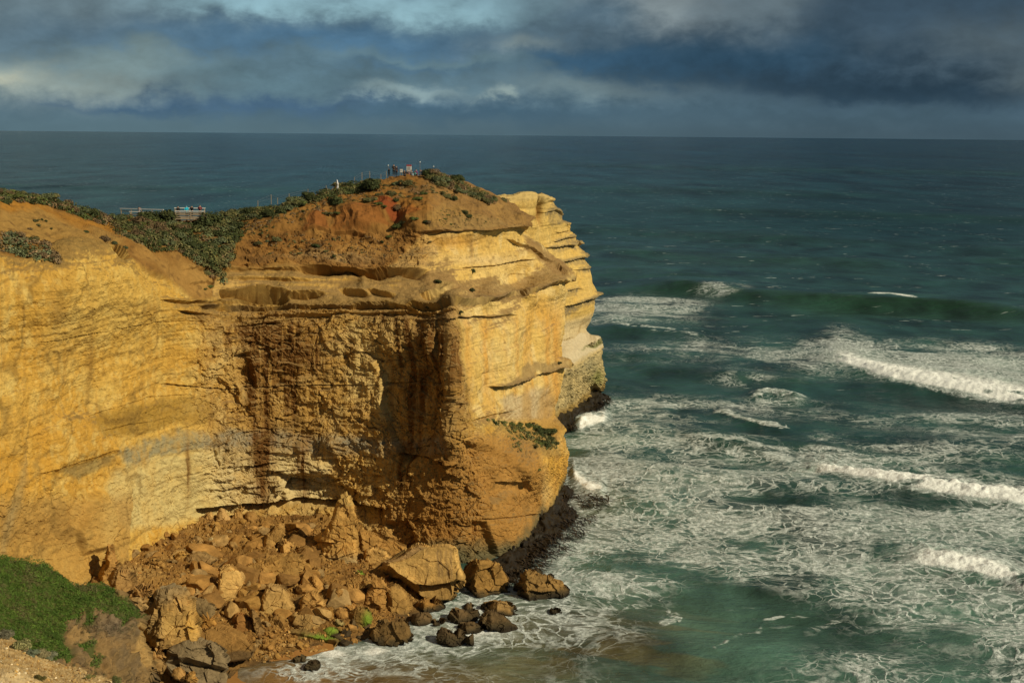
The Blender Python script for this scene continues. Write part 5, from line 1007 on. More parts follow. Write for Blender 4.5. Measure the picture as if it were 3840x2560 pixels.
for i, (lab, poly, base, kw) in enumerate([
 ('giant grey and gold block with a cleft top beside the green bank', [(553,2258),(575,2235),(597,2217),(620,2210),(637,2206),(668,2210),(686,2206),(703,2232),(715,2258),(722,2290),(732,2315),(745,2352),(742,2385),(732,2411),(705,2416),(680,2424),(640,2440),(602,2447),(565,2412),(537,2385),(526,2355),(528,2330),(540,2290)], (.40,.25,.085), dict(D=121, T=4, extra=greytop, rnd=16, rough=1.5, lean=.014, ridge=[(610,2200),(600,2300),(600,2450)], al=.03, ar=.006, under=[([(662,2240),(680,2290),(690,2330)][:2], .3, .6, 20, 20)])),
 ('big dark grey block at the very bottom beside the sand', [(612,2470),(650,2432),(683,2422),(700,2412),(740,2410),(781,2408),(806,2424),(830,2447),(840,2472),(836,2510),(838,2562),(760,2575),(700,2572),(630,2525),(605,2490)], (.23,.175,.095), dict(D=118.5, T=3.5, rnd=12, rough=1.2, lean=.022, under=[([(640,2480),(700,2475),(780,2488),(838,2512)], .4, 1.0, 30, 40)])),
 ('large flat brown slab with a dark wet skirt above the sand', [(735,2385),(752,2362),(785,2352),(820,2356),(860,2364),(905,2378),(925,2395),(940,2415),(952,2440),(940,2462),(920,2474),(850,2484),(815,2452),(775,2410)], (.30,.17,.05), dict(D=124.5, T=3, extra=darktop, rough=.5, lean=.03, rnd=10)),
 ('tall pale slab propped upright in the middle of the rubble', [(818,2140),(838,2124),(863,2116),(884,2134),(897,2148),(904,2168),(906,2190),(895,2212),(882,2232),(878,2256),(879,2276),(850,2288),(824,2296),(817,2270),(820,2240),(820,2196)], (.54,.345,.115), dict(T=1.6, rough=.5, rnd=8, lean=.008, ridge=[(826,2110),(824,2300)], al=.05, ar=.01)),
 ('large rounded boulder with loose chips on its top', [(1004,2195),(1028,2192),(1051,2196),(1068,2205),(1078,2220),(1087,2245),(1100,2262),(1105,2276),(1096,2296),(1080,2316),(1061,2336),(1044,2346),(1026,2348),(1000,2334),(983,2318),(967,2284),(972,2262),(980,2240),(992,2215)], (.50,.315,.105), dict(T=3, extra=chips, rough=.7, rnd=20, ridge=[(990,2190),(985,2270),(1000,2350)], al=.05, ar=.006)),
 ('massive flat topped block half buried in rubble above the chipped boulder', [(908,2140),(930,2124),(955,2120),(980,2116),(1028,2096),(1060,2086),(1090,2079),(1120,2084),(1139,2099),(1130,2125),(1123,2148),(1112,2177),(1110,2206),(1085,2210),(1058,2196),(1000,2178),(960,2170),(925,2172),(910,2160)], (.43,.255,.075), dict(T=4, rnd=10, lean=.02, ridge=[(945,2080),(940,2180)], al=.06, ar=.004, under=[([(915,2128),(960,2122),(1020,2124),(1110,2128)], -.1, -.5, 40, 60)])),
 ('square brown block right of the massive flat topped one', [(1113,2172),(1130,2160),(1155,2158),(1182,2158),(1200,2178),(1210,2200),(1212,2222),(1178,2224),(1150,2212),(1120,2206)], (.42,.23,.065), dict(T=2.2, ridge=[(1178,2150),(1182,2230)], al=.035, ar=.02)),
 ('notched pale boulder resting on the mossy slab', [(1092,2304),(1104,2297),(1118,2298),(1150,2312),(1182,2318),(1190,2342),(1180,2362),(1165,2372),(1140,2372),(1112,2356),(1098,2334)], (.47,.30,.105), dict(T=2.2, rnd=14)),
 ('crumbling tall boulder right of the chipped boulder', [(1112,2296),(1122,2268),(1132,2248),(1145,2226),(1170,2218),(1192,2222),(1204,2248),(1214,2285),(1222,2325),(1205,2350),(1188,2360),(1180,2330),(1150,2312)], (.44,.26,.08), dict(T=2.4, rough=1.5)),
 ('reddish brown wedge boulder left of the chipped boulder', [(850,2352),(862,2322),(880,2302),(893,2298),(918,2304),(938,2326),(954,2355),(945,2370),(925,2382),(890,2376),(862,2366)], (.35,.175,.05), dict(T=2, ridge=[(893,2290),(884,2390)], al=.045, ar=.012, rough=.6)),
 ('narrow dark rib of rock behind the reddish wedge', [(930,2300),(945,2284),(955,2296),(965,2330),(990,2360),(1020,2380),(1020,2410),(985,2425),(960,2390),(945,2350)], (.27,.165,.06), dict(T=1.4, rough=.6, ridge=[(948,2280),(950,2430)], al=.05, ar=.02)),
 ('low mossy slab with a fringed brown edge at the waterline', [(1075,2368),(1088,2358),(1120,2362),(1180,2372),(1230,2384),(1262,2394),(1278,2412),(1262,2430),(1235,2442),(1150,2430),(1095,2416),(1080,2395)], (.20,.13,.045), dict(T=2.4, wet=.35, rnd=8, lean=.03, extra=moss(1215,2388,60,10), under=[([(1085,2378),(1160,2388),(1270,2408)], .3, .6, 20, 26)])),
 ('rounded boulder with green weed on its right flank', [(1298,2332),(1315,2300),(1340,2279),(1365,2280),(1385,2296),(1394,2318),(1390,2340),(1355,2354),(1315,2350)], (.33,.20,.06), dict(T=2.2, rnd=18, wet=.15, extra=moss(1378,2325,20,30))),
 ('large smooth rounded boulder at the surf edge below the streaked slab', [(1425,2260),(1434,2228),(1450,2208),(1480,2195),(1505,2206),(1522,2222),(1538,2248),(1546,2285),(1544,2310),(1530,2326),(1480,2330),(1442,2322),(1428,2295)], (.36,.215,.065), dict(T=3, rnd=26, rough=.7, wet=.4, ridge=[(1470,2190),(1470,2330)], al=.03, ar=.014)),
 ('knobbly boulder leaning on the smooth rounded boulder', [(1368,2262),(1380,2215),(1400,2188),(1430,2174),(1455,2186),(1462,2204),(1444,2225),(1432,2262),(1430,2300),(1400,2322),(1374,2296)], (.38,.21,.06), dict(T=2.4, rough=1.7)),
 ('dark squat boulder at the waterline under the smooth rounded one', [(1392,2372),(1415,2340),(1445,2330),(1480,2330),(1512,2328),(1532,2350),(1545,2395),(1520,2418),(1490,2428),(1430,2430),(1392,2410)], (.20,.125,.045), dict(T=2.6, wet=.7, z=.0)),
 ('angular brown block between the pillar foot and the weedy boulder', [(1220,2280),(1235,2250),(1250,2220),(1270,2205),(1290,2222),(1300,2250),(1330,2268),(1345,2292),(1330,2310),(1300,2312),(1262,2300)], (.38,.21,.06), dict(T=2, rough=1.2)),
 ('jagged brown block below the pillar, right of the angular one', [(1305,2215),(1320,2195),(1345,2188),(1368,2205),(1370,2235),(1360,2250),(1335,2245),(1312,2230)], (.42,.24,.07), dict(T=1.8, rough=1.4)),
 ('orange brown stone above the weedy boulder', [(1222,2318),(1232,2290),(1245,2278),(1258,2305),(1252,2326),(1232,2332)], (.42,.23,.06), dict(T=1.2)),
 ('squarish brown stone left of the weedy boulder', [(1255,2296),(1275,2286),(1300,2292),(1306,2312),(1290,2326),(1266,2320)], (.37,.205,.06), dict(T=1.3)),
 ('green slimy flat stone beside the mossy slab', [(1214,2366),(1230,2352),(1255,2356),(1268,2368),(1258,2378),(1228,2378)], (.24,.20,.06), dict(T=1, extra=moss(1240,2364,26,12))),
 ('pale streaky stone above the green slimy stone', [(1252,2340),(1262,2326),(1282,2326),(1294,2346),(1284,2358),(1262,2352)], (.34,.27,.11), dict(T=1.1, extra=moss(1274,2352,16,8,.6))),
 ('bright lime weed covered stone under the rock pillar', [(1336,2175),(1342,2140),(1356,2142),(1366,2155),(1380,2165),(1376,2176),(1350,2176)], (.22,.27,.04), dict(T=1, D=146, extra=moss(1355,2160,30,20))),
 ('long leaning block high on the rubble below the stained wall', [(966,2066),(978,2040),(989,2022),(1008,1994),(1027,1974),(1046,1966),(1066,1970),(1064,2000),(1048,2028),(1027,2053),(1004,2070)], (.46,.275,.085), dict(T=2, ridge=[(1020,1960),(990,2070)], al=.05, ar=.008)),
 ('five sided block right of the long leaning block', [(1040,2076),(1046,2048),(1060,2032),(1078,2028),(1098,2036),(1090,2068),(1068,2084)], (.45,.27,.085), dict(T=1.8, ridge=[(1062,2020),(1066,2090)], al=.03, ar=.03)),
 ('brick shaped block left of the pillar', [(1116,2072),(1122,2050),(1145,2046),(1170,2058),(1168,2084),(1150,2088),(1128,2080)], (.40,.23,.07), dict(T=1.6)),
 ('yellow five sided stone next to the wide grey slab', [(650,2106),(656,2084),(668,2070),(690,2066),(703,2076),(696,2094),(684,2108),(665,2112)], (.52,.31,.085), dict(T=1.4, rough=.5)),
 ('wide grey brown slab in the upper rubble', [(685,2112),(695,2092),(710,2078),(740,2068),(758,2070),(785,2084),(815,2096),(800,2112),(765,2132),(722,2134),(700,2124)], (.33,.215,.085), dict(T=1.8, rough=.6)),
 ('low loaf shaped stone left of the yellow five sided stone', [(557,2114),(566,2100),(582,2097),(605,2106),(621,2120),(615,2132),(590,2130),(570,2124)], (.41,.24,.07), dict(T=1.4)),
 ('pointed triangular stone at the foot of the wall', [(812,1956),(820,1930),(828,1906),(838,1908),(848,1930),(860,1950),(842,1962),(825,1962)], (.50,.32,.12), dict(T=1, ridge=[(826,1900),(824,1965)], al=.02, ar=.012)),
 ('upright tooth shaped stone at the foot of the wall', [(872,1952),(876,1922),(884,1910),(900,1904),(912,1902),(914,1930),(912,1954),(890,1956)], (.48,.29,.09), dict(T=1)),
 ('stubby twin topped stone right of the tooth shaped stone', [(921,1952),(924,1926),(936,1920),(950,1922),(960,1945),(945,1956)], (.45,.26,.08), dict(T=.9)),
 ('rounded stone left of the triangular stone at the wall foot', [(760,1945),(775,1924),(792,1918),(800,1938),(792,1952),(772,1954)], (.48,.30,.105), dict(T=.9)),
 ('small shark fin stone standing in the upper rubble', [(797,1998),(802,1974),(808,1964),(816,1978),(822,1992),(812,2000)], (.48,.29,.09), dict(T=.8)),
 ('grey and cream block among the upper rubble', [(770,2040),(778,2018),(795,2014),(812,2024),(826,2040),(815,2044),(795,2042),(780,2048)], (.42,.33,.16), dict(T=.9)),
 ('hump backed pale lump at the left edge of the rubble', [(462,2022),(468,1992),(485,1996),(505,2008),(508,2035),(490,2050),(468,2042)], (.46,.30,.12), dict(T=1.3)),
 ('low brown mound of rock under the wall at left of the rubble', [(500,1985),(520,1965),(540,1956),(560,1970),(572,1985),(545,1996),(515,1996)], (.42,.235,.07), dict(T=1.2)),
 ('dark notched stone under the spire and pointed boulder', [(496,2234),(512,2206),(540,2196),(568,2202),(560,2230),(535,2240),(510,2242)], (.36,.21,.07), dict(T=1.4, D=124, rough=1.5)),
 ('pale cracked stone at the tip of the green bank', [(484,2262),(490,2244),(515,2240),(542,2246),(544,2270),(530,2290),(505,2280)], (.48,.32,.13), dict(T=1.4, D=122)),
 ('long thin plank of rock above the giant grey and gold block', [(592,2212),(600,2192),(640,2182),(690,2168),(760,2164),(812,2166),(810,2180),(760,2180),(700,2190),(640,2206)], (.46,.27,.085), dict(T=1, lean=.03, rough=.7)),
 ('grey upright stone between the giant block and the tall pale slab', [(716,2240),(722,2205),(732,2188),(744,2206),(746,2230),(735,2244)], (.33,.23,.10), dict(T=1)),
 ('dark grey slab behind the giant block, leaning right', [(705,2262),(725,2244),(770,2252),(798,2280),(800,2315),(775,2330),(745,2310),(722,2290)], (.27,.19,.085), dict(T=1.6)),
 ('ochre stone at the right foot of the giant block', [(742,2400),(750,2340),(772,2312),(795,2310),(810,2340),(790,2355),(765,2372)], (.42,.225,.055), dict(T=1.2)),
 ('thin dark sliver of stone right of the tall pale slab', [(918,2212),(922,2190),(934,2178),(950,2200),(944,2226),(930,2236)], (.30,.20,.08), dict(T=.9)),
 ('upright brown stone below the giant block at the bank foot', [(534,2480),(540,2456),(556,2442),(570,2462),(566,2490),(552,2504),(538,2500)], (.36,.21,.07), dict(T=1.2, D=117.5)),
 ('flat brown stone between the giant block and the dark grey block', [(562,2455),(590,2444),(612,2452),(608,2470),(580,2474)], (.36,.21,.07), dict(T=1, D=118)),
 ('tan cracked stone left of the dark grey block', [(562,2500),(574,2478),(600,2476),(620,2496),(610,2520),(582,2522)], (.43,.27,.10), dict(T=1.2, D=116.8)),
 ('brown wedge stone at the bottom edge left of the dark grey block', [(644,2530),(656,2512),(676,2508),(688,2530),(678,2552),(655,2546)], (.40,.23,.075), dict(T=1, D=115.5)),
 ('yellowish stone at the bottom edge below the dark grey block', [(688,2545),(710,2520),(728,2518),(732,2548),(715,2562),(695,2562)], (.44,.25,.07), dict(T=1, D=115))]):
    R('boulder', lab, poly, base, seed=50+i, **kw)

# ---- loose rubble: a few stone shapes, each repeat its own object
M_RUB = rock_mat('rubble_limestone', 1.6, .4, .6, coord='OBJ')
def stone_mesh(seed, base):
    import bmesh
    bm = bmesh.new(); bmesh.ops.create_icosphere(bm, subdivisions=4, radius=1.0); r = np.random.default_rng(seed)
    v = np.array([q.co for q in bm.verts]); f = np.array([[w.index for w in q.verts] for q in bm.faces]); bm.free()
    for k in range(13):
        n = r.normal(size=3); n /= np.linalg.norm(n); d = r.uniform(.45, .85); v = v-np.maximum(0, v@n-d)[:, None]*n
    v = v*np.array([r.uniform(.8, 1.25), r.uniform(.8, 1.25), r.uniform(.65, 1.05)])
    n1 = fbm(v*1.6+seed, 800+seed, 4); v = v*(1+.045*n1+.03*facet(v*2.3+seed, 820+seed, 1.2)[0])[:, None]
    c_ = np.array(base)[None]*(1+.35*n1[:, None])
    return mesh_np('stone', v, f, M_RUB, c_, False, tris=True)
def smooth_split(me, ang=28):
    try: me.set_sharp_from_angle(angle=math.radians(ang))
    except Exception: pass
SM = [stone_mesh(900+i, b) for i, b in enumerate([(.33,.18,.054),(.28,.15,.042),(.38,.235,.085),(.24,.13,.04),(.30,.195,.08),(.34,.19,.052)])]
DM = [stone_mesh(920+i, b) for i, b in enumerate([(.07,.05,.025),(.11,.075,.035),(.05,.036,.02)])]
def scatter(poly, cnt, smin, smax, meshes, name, label, group, r, pw=2.2, zfun=None, sink=.25):
    p = np.asarray(poly, float); lo, hi = p.min(0), p.max(0); n = 0
    while n < cnt:
        q = lo+(hi-lo)*r.random(2)
        if not inside(p, q[:1], q[1:])[0]: continue
        b = zfun(q) if zfun else slp.lookup(q[0], q[1]); s_ = smin+(smax-smin)*r.random()**pw
        o = bpy.data.objects.new(name, meshes[int(r.integers(len(meshes)))]); COL.objects.link(o)
        o.location = (float(b[0]), float(b[1]), float(b[2])+s_*(.5-sink)); o.rotation_euler = tuple(r.uniform(-.5, .5, 2))+(r.uniform(0, 6.28),)
        o.scale = (s_*r.uniform(.8, 1.3), s_*r.uniform(.8, 1.2), s_*r.uniform(.7, 1.25)); tag(o, label, 'stone', group); n += 1
r_ = np.random.default_rng(5)
scatter([(480,2060),(620,1985),(800,1940),(1180,1945),(1190,2060),(900,2100),(560,2130),(470,2110)], 120, .22, .95, SM, 'stone', 'tan stone in the upper rubble at the foot of the stained wall', 'loose stones of the upper rubble', r_)
scatter([(560,2130),(900,2110),(1200,2080),(1230,2200),(1240,2290),(1000,2200),(820,2300),(700,2200)], 70, .25, .9, SM, 'stone', 'brown stone wedged among the big blocks in mid slope', 'loose stones among the big blocks', r_)
scatter([(560,2140),(700,2060),(900,2010),(1180,1980),(1200,2090),(1240,2230),(1000,2190),(800,2290),(700,2190)], 44, 1.0, 2.3, SM, 'stone', 'larger angular block lying among the rubble', 'larger blocks in the rubble', r_, 1.3, sink=.3)
scatter([(560,2240),(820,2300),(960,2330),(1090,2350),(1250,2320),(1420,2280),(1400,2190),(1240,2230),(1000,2190),(780,2200)], 34, .8, 1.9, SM, 'stone', 'brown angular block packed between the big boulders low on the rockfall', 'blocks packed low on the rockfall', r_, 1.4, sink=.3)
scatter([(820,2290),(990,2340),(1080,2360),(1000,2420),(930,2380),(860,2330)], 22, .2, .6, SM, 'stone', 'small stone in the gap below the tall pale slab', 'loose stones below the tall slab', r_)
scatter([(930,2420),(1080,2400),(1220,2450),(1180,2480),(1060,2490),(960,2480)], 48, .22, .62, SM, 'stone', 'tan cobble in the strip of rubble just above the wet sand', 'cobbles above the sand', r_)
scatter([(1300,2340),(1400,2330),(1440,2330),(1390,2410),(1290,2420),(1250,2400)], 16, .25, .7, DM+SM[:1], 'stone', 'dark stone piled at the waterline below the weedy boulder', 'waterline stones', r_)
scatter([(1400,2030),(1540,2055),(1420,2050)], 14, .2, .5, SM, 'stone', 'small stone on the ledge behind the sloping slab', 'stones behind the slab', r_)
# crumbs too many to count
def crumbs():
    r = np.random.default_rng(31); base = np.array([(1,0,0),(-1,0,0),(0,1,0),(0,-1,0),(0,0,.8),(0,0,-.8)], float); tri = np.array([(0,2,4),(2,1,4),(1,3,4),(3,0,4),(2,0,5),(1,2,5),(3,1,5),(0,3,5)])
    def mk(name, rel, polys, sizes, colr, lab, cat, mat):
        Vs, Fs, Cs = [], [], []; n0 = 0
        for poly, cnt in polys:
            p = np.asarray(poly, float); lo, hi = p.min(0), p.max(0); q = lo+(hi-lo)*r.random((cnt*3, 2)); q = q[inside(p, q[:, 0], q[:, 1])][:cnt]
            b = rel.lookup(q[:, 0], q[:, 1])
            for w in b:
                s_ = sizes[0]+(sizes[1]-sizes[0])*r.random()**2.5; A = np.linalg.qr(r.normal(size=(3, 3)))[0]; v = (base*r.uniform(.6, 1.3, (6, 3)))@A*s_+w+np.array([0, 0, s_*.3])
                Vs.append(v); Fs.append(tri+n0); n0 += 6; Cs.append(np.tile(np.array(colr[int(r.integers(len(colr)))])*r.uniform(.7, 1.3), (6, 1)))
        o = link(name, mesh_np(name, np.concatenate(Vs), np.concatenate(Fs), mat, np.concatenate(Cs), False, tris=True), kind='stuff'); tag(o, lab, cat)
    mk('rubble', slp, [([(460,2090),(620,1985),(800,1935),(1200,1940),(1400,2060),(1640,2170),(1560,2290),(1400,2420),(1100,2480),(900,2480),(560,2300)], 4200)], (.05, .26), [(.36,.205,.06),(.29,.15,.042),(.42,.26,.09),(.21,.115,.04)], 'tan and brown rubble crumbs filling the fallen rock slope', 'rubble', M_RUB)
    mk('gravel', fo, [(FORE, 5200)], (.012, .075), [(.55,.40,.19),(.40,.25,.09),(.68,.56,.36),(.26,.16,.07),(.48,.30,.10)], 'pale angular gravel on the near brow at bottom left', 'gravel', M_RUB)
crumbs()

# ------------------------------------------------------------------ plants
def leaf_quads(cent, nrm, size, r, asp=1.0):
    n = len(cent); t = r.normal(size=(n, 3)); t -= (t*nrm).sum(1, keepdims=True)*nrm; t /= np.linalg.norm(t, axis=1, keepdims=True)+1e-9; b = np.cross(nrm, t)
    s_ = size[:, None]; V = np.stack([cent-t*s_-b*s_*asp, cent+t*s_*.2-b*s_*asp*.9+nrm*s_*.15, cent+t*s_+b*s_*asp, cent-t*s_*.3+b*s_*asp*.9+nrm*s_*.1], 1)
    return V.reshape(-1, 3), np.arange(4*n).reshape(n, 4)
def shrub_mesh(name, seed, cols, n=560, flat=.75, lobes=5, leaf=.11, up=.3):
    r = np.random.default_rng(seed); L = r.normal(size=(lobes, 3))*np.array([.42, .42, .16])+np.array([0, 0, .42]); Lr = r.uniform(.36, .62, lobes); L[0] = (0, 0, .45); Lr[0] = .62
    k = r.integers(lobes, size=n); d = r.normal(size=(n, 3)); d[:, 2] = np.abs(d[:, 2])*1.0-.25; d /= np.linalg.norm(d, axis=1, keepdims=True)
    c_ = L[k]+d*(Lr[k]*r.uniform(.72, 1.04, n))[:, None]; c_[:, 2] = np.maximum(c_[:, 2]*flat, .02)
    nr = d+r.normal(size=(n, 3))*.40+np.array([0, 0, up]); nr /= np.linalg.norm(nr, axis=1, keepdims=True)
    V, Q = leaf_quads(c_, nr, leaf*r.uniform(.6, 1.35, n), r)
    cc_ = np.array(cols)[r.integers(len(cols), size=n)]*r.uniform(.7, 1.35, (n, 1)); Cc = np.repeat(cc_, 4, 0)
    # a few woody stems
    sv, sq, scs = [], [], []; n0 = len(V)
    for i in range(9):
        a = r.uniform(0, 6.28); e = np.array([math.cos(a)*.5*r.random(), math.sin(a)*.5*r.random(), .45*flat]); w = .022
        sv += [(-w, 0, -.08), (w, 0, -.08), tuple(e+[w*.4, 0, 0]), tuple(e-[w*.4, 0, 0])]; sq.append([n0+4*i+j for j in range(4)]); scs += [(.10, .07, .045)]*4
    return mesh_np(name, np.concatenate([V, sv]), np.concatenate([Q, sq]), M_LEAF, np.concatenate([Cc, scs]), False)
GG, OL, DG, BRN, LG = [(.10,.118,.055),(.08,.098,.04),(.135,.15,.08)], [(.12,.115,.04),(.15,.13,.055),(.085,.09,.032)], [(.05,.062,.02),(.07,.078,.026),(.036,.048,.016)], [(.175,.115,.06),(.14,.10,.052),(.22,.15,.08)], [(.10,.115,.03),(.075,.095,.025)]
ST = {'grey': [shrub_mesh('saltbush', 10+i, GG, 1150, .8, 6, .075) for i in range(3)], 'olive': [shrub_mesh('shrub', 20+i, OL, 1150, .85, 6, .075) for i in range(3)], 'dark': [shrub_mesh('shrub', 30+i, DG, 1200, .9, 6, .075) for i in range(3)],
      'brown': [shrub_mesh('shrub', 40+i, BRN, 1100, 1.0, 5, .065, .5) for i in range(2)], 'green': [shrub_mesh('shrub', 50+i, LG, 1100, .65, 5, .075) for i in range(2)]}
NM = {'grey': 'saltbush', 'olive': 'shrub', 'dark': 'shrub', 'brown': 'dry_shrub', 'green': 'shrub'}
DESC = {'grey': 'silvery grey green saltbush', 'olive': 'olive green low shrub', 'dark': 'dark green rounded shrub', 'brown': 'brown dry twiggy shrub', 'green': 'leafy green shrub'}
rp = np.random.default_rng(77)
def plant(kind, px, py, rpx, label, group, rel=None, D=None, flat=None):
    b = (rel or head).lookup(px, py) if D is None else at(np.array(px), np.array(py), D)
    s_ = rpx*b[1]/F*1.12; o = bpy.data.objects.new(NM[kind], ST[kind][int(rp.integers(len(ST[kind])))]); COL.objects.link(o)
    o.location = (float(b[0]), float(b[1]), float(b[2])-.12*s_); o.rotation_euler = (0, 0, rp.uniform(0, 6.28)); o.scale = (s_*rp.uniform(.9, 1.2), s_*rp.uniform(.9, 1.2), s_*(flat or rp.uniform(.85, 1.15)))
    tag(o, label, 'shrub', group); return o
def area(poly, cnt, kinds, rmin, rmax, where, group):
    p = np.asarray(poly, float); lo, hi = p.min(0), p.max(0); n = 0
    while n < cnt:
        q = lo+(hi-lo)*rp.random(2)
        if not inside(p, q[:1], q[1:])[0]: continue
        k = kinds[int(rp.integers(len(kinds)))]; plant(k, q[0], q[1], rp.uniform(rmin, rmax), DESC[k]+' '+where, group); n += 1
HILL_L = [(-60,700),(0,712),(150,742),(250,760),(330,788),(430,815),(460,832),(560,838),(650,850),(640,900),(700,960),(560,930),(480,890),(420,850),(290,800),(150,765),(-60,755)]
GULLY = [(640,850),(700,842),(780,830),(860,830),(900,870),(880,930),(850,1000),(830,1060),(760,1010),(680,960),(620,900)]
PATCH = [(-60,870),(30,880),(90,900),(160,930),(215,975),(205,1010),(140,1005),(70,960),(-60,930)]
RIDGE_L = [(780,815),(880,792),(1000,778),(1130,745),(1230,715),(1260,735),(1150,770),(1050,800),(950,815),(860,830)]
RIDGE_R = [(1590,665),(1640,652),(1700,675),(1780,705),(1850,740),(1900,765),(1830,760),(1760,738),(1700,720),(1620,690)]
TOP = [(1260,700),(1330,690),(1420,672),(1400,700),(1330,715),(1270,730)]
area(HILL_L, 96, ['grey', 'olive', 'brown', 'grey', 'dark', 'green', 'brown', 'olive'], 11, 26, 'in the dense scrub on the left hill', 'scrub on the left hill')
area(GULLY, 44, ['dark', 'dark', 'olive', 'grey', 'green'], 11, 28, 'in the dark gully left of the hump', 'bushes in the gully')
area(PATCH, 20, ['grey', 'brown', 'dark', 'olive'], 9, 22, 'in the patch above the left wall', 'bushes above the left wall')
area(RIDGE_L, 34, ['dark', 'grey', 'olive', 'green', 'grey'], 10, 24, 'along the ridge path up to the lookout', 'bushes along the ridge path')
area(RIDGE_R, 34, ['olive', 'grey', 'dark', 'brown', 'grey'], 10, 22, 'on the right shoulder of the hump', 'bushes on the right shoulder')
area(TOP, 14, ['dark', 'green', 'olive'], 14, 26, 'massed beside the lookout path', 'bushes beside the lookout')
for k, x, y, r0, lab in [
 ('grey',1489,688,15,'pale grey green dome of saltbush below the standing group at the lookout'),('dark',1390,718,34,'big dark green bush hanging over the slope left of the lookout'),('dark',1262,768,30,'big dark green bush at the foot of the ridge path'),
 ('olive',1530,690,25,'wide olive bush just below the lookout'),('dark',1600,668,22,'dark bush right of the crowd at the lookout'),('dark',1617,650,14,'small dark bush on the skyline right of the crowd'),
 ('dark',1130,782,12,'small dark round shrub on the bare slope left of the red earth'),('dark',1013,812,17,'dark shrub at the left edge of the furrowed slope'),('dark',1053,808,18,'dark shrub beside the one at the left edge of the furrowed slope'),
 ('dark',970,828,10,'lone dark tuft above the gully right bank'),('dark',1138,804,9,'smaller dark shrub below the small round one'),('olive',1176,770,6,'tiny olive tuft right of the small round shrub'),
 ('olive',1466,732,20,'flat olive bush in the middle of the upper slope'),('olive',1421,741,12,'olive tuft left of the flat olive bush'),('dark',1489,764,12,'dark shrub above the red earth cone'),('brown',1495,796,17,'brown dry bush sitting on the red earth cone'),
 ('green',1567,766,17,'green bush at the head of the earth gully'),('green',1584,748,14,'green bush joined above the one at the earth gully'),('olive',1672,748,16,'olive bush on the right slope'),('dark',1700,765,15,'dark bush just right of the olive one on the right slope'),('olive',1655,735,12,'small olive bush up left of the pair on the right slope'),
 ('green',1559,843,14,'green tuft where the earth gully ends'),('dark',1593,838,11,'dark flat tuft right of the gully end'),('brown',1610,842,8,'brown tuft beside the dark flat tuft'),('dark',1746,802,14,'dark clump on the yellow rubbly slope'),('dark',1758,806,11,'second dark clump on the yellow rubbly slope'),
 ('olive',1385,768,19,'flat olive mat on the slope above the red earth'),('green',1424,806,15,'green mat along the edge of the brown earth cone'),('green',1445,815,12,'thin green mat down the edge of the brown earth cone'),('olive',1227,828,14,'twisted olive shrub on the crest of the left earth cone'),('green',1265,824,14,'green shrub beside the twisted one on the earth cone'),
 ('green',1487,858,22,'wide green bush at the foot of the red earth'),('olive',1510,850,15,'olive bush right of the wide green one'),('green',1457,882,13,'green tuft at the lip above the crumbly band'),('dark',1432,910,9,'dark tuft in the crumbly band'),('olive',1040,910,15,'olive bush in the crumbly slope left'),
 ('olive',970,918,15,'low olive bush far left in the crumbly slope'),('grey',1003,908,9,'grey tuft between the two low olive bushes'),('dark',1180,935,15,'dark bush under the scalloped scarp'),('olive',1125,958,9,'small olive tuft below the scarp, left'),('olive',1223,955,9,'small olive tuft below the scarp, middle'),('dark',1251,966,8,'tiny dark tuft below the scarp'),
 ('brown',1274,956,8,'tiny brown tuft right of the dark one below the scarp'),('dark',1778,1022,15,'dark bush alone on the talus ramp of the seaward face'),('dark',1642,1056,11,'dark bush on the talus below the pale hollow'),('dark',1768,1098,11,'dark tuft on the shelf edge of the seaward face'),('dark',1595,1140,9,'dark tuft on the shelf left of the corner'),
 ('dark',1734,1176,10,'dark tuft on the lower shelf near the corner'),('olive',1617,908,7,'tiny tuft under the upper shelf'),('green',1678,812,6,'tiny green tuft on the rubbly slope, upper'),('green',1691,840,6,'tiny green tuft on the rubbly slope, lower'),('green',1665,826,6,'tiny green tuft on the rubbly slope, left'),
 ('dark',812,1022,14,'dark drooping shrub at the sandy hollow'),('green',790,1075,12,'sparse green shrub in the sandy hollow'),('green',770,1085,9,'second sparse green shrub in the sandy hollow'),('dark',30,772,20,'dark spreading bush on the orange bank at far left'),('dark',115,768,24,'dark spreading bush on the orange bank below the left skyline'),
 ('olive',128,842,11,'olive tuft on the pale left slope'),('olive',142,852,10,'second olive tuft on the pale left slope'),('dark',155,838,7,'small dark tuft on the pale left slope'),('dark',170,845,7,'small dark tuft right on the pale left slope'),('dark',190,868,6,'tiny dark tuft low on the pale left slope'),('brown',113,872,10,'brown tuft low on the pale left slope'),
 ('dark',322,880,12,'dark tuft above the dark hole in the rim'),('brown',395,895,22,'brown bush on the rim above the left wall'),('grey',435,905,14,'grey bush on the rim next to the brown bush'),('grey',470,930,13,'grey bush by the dark hole in the rim'),
 ('dark',2085,1363,8,'tiny dark plant on the lowest shelf of the seaward face'),('olive',1980,1425,8,'tiny olive plant on the lower talus of the seaward face')]:
    plant(k, x, y, r0, lab, None)
for x, y, r0, k in [(1838,1578,10,'green'),(1870,1592,12,'green'),(1905,1600,14,'green'),(1935,1602,16,'green'),(1965,1612,18,'green'),(1990,1622,18,'green'),(2010,1640,20,'dark'),(2030,1640,22,'dark'),(2050,1632,24,'dark'),(2062,1655,20,'dark'),(2045,1672,20,'dark'),(2015,1675,16,'green'),(1985,1650,14,'green'),(2085,1668,12,'dark'),(1920,1650,10,'olive'),(1930,1680,9,'olive'),(2012,1760,9,'green'),(2000,1690,12,'olive')]:
    plant(k, x, y, r0, DESC[k]+' on the grassy ramp low at the corner', 'plants on the low ramp')
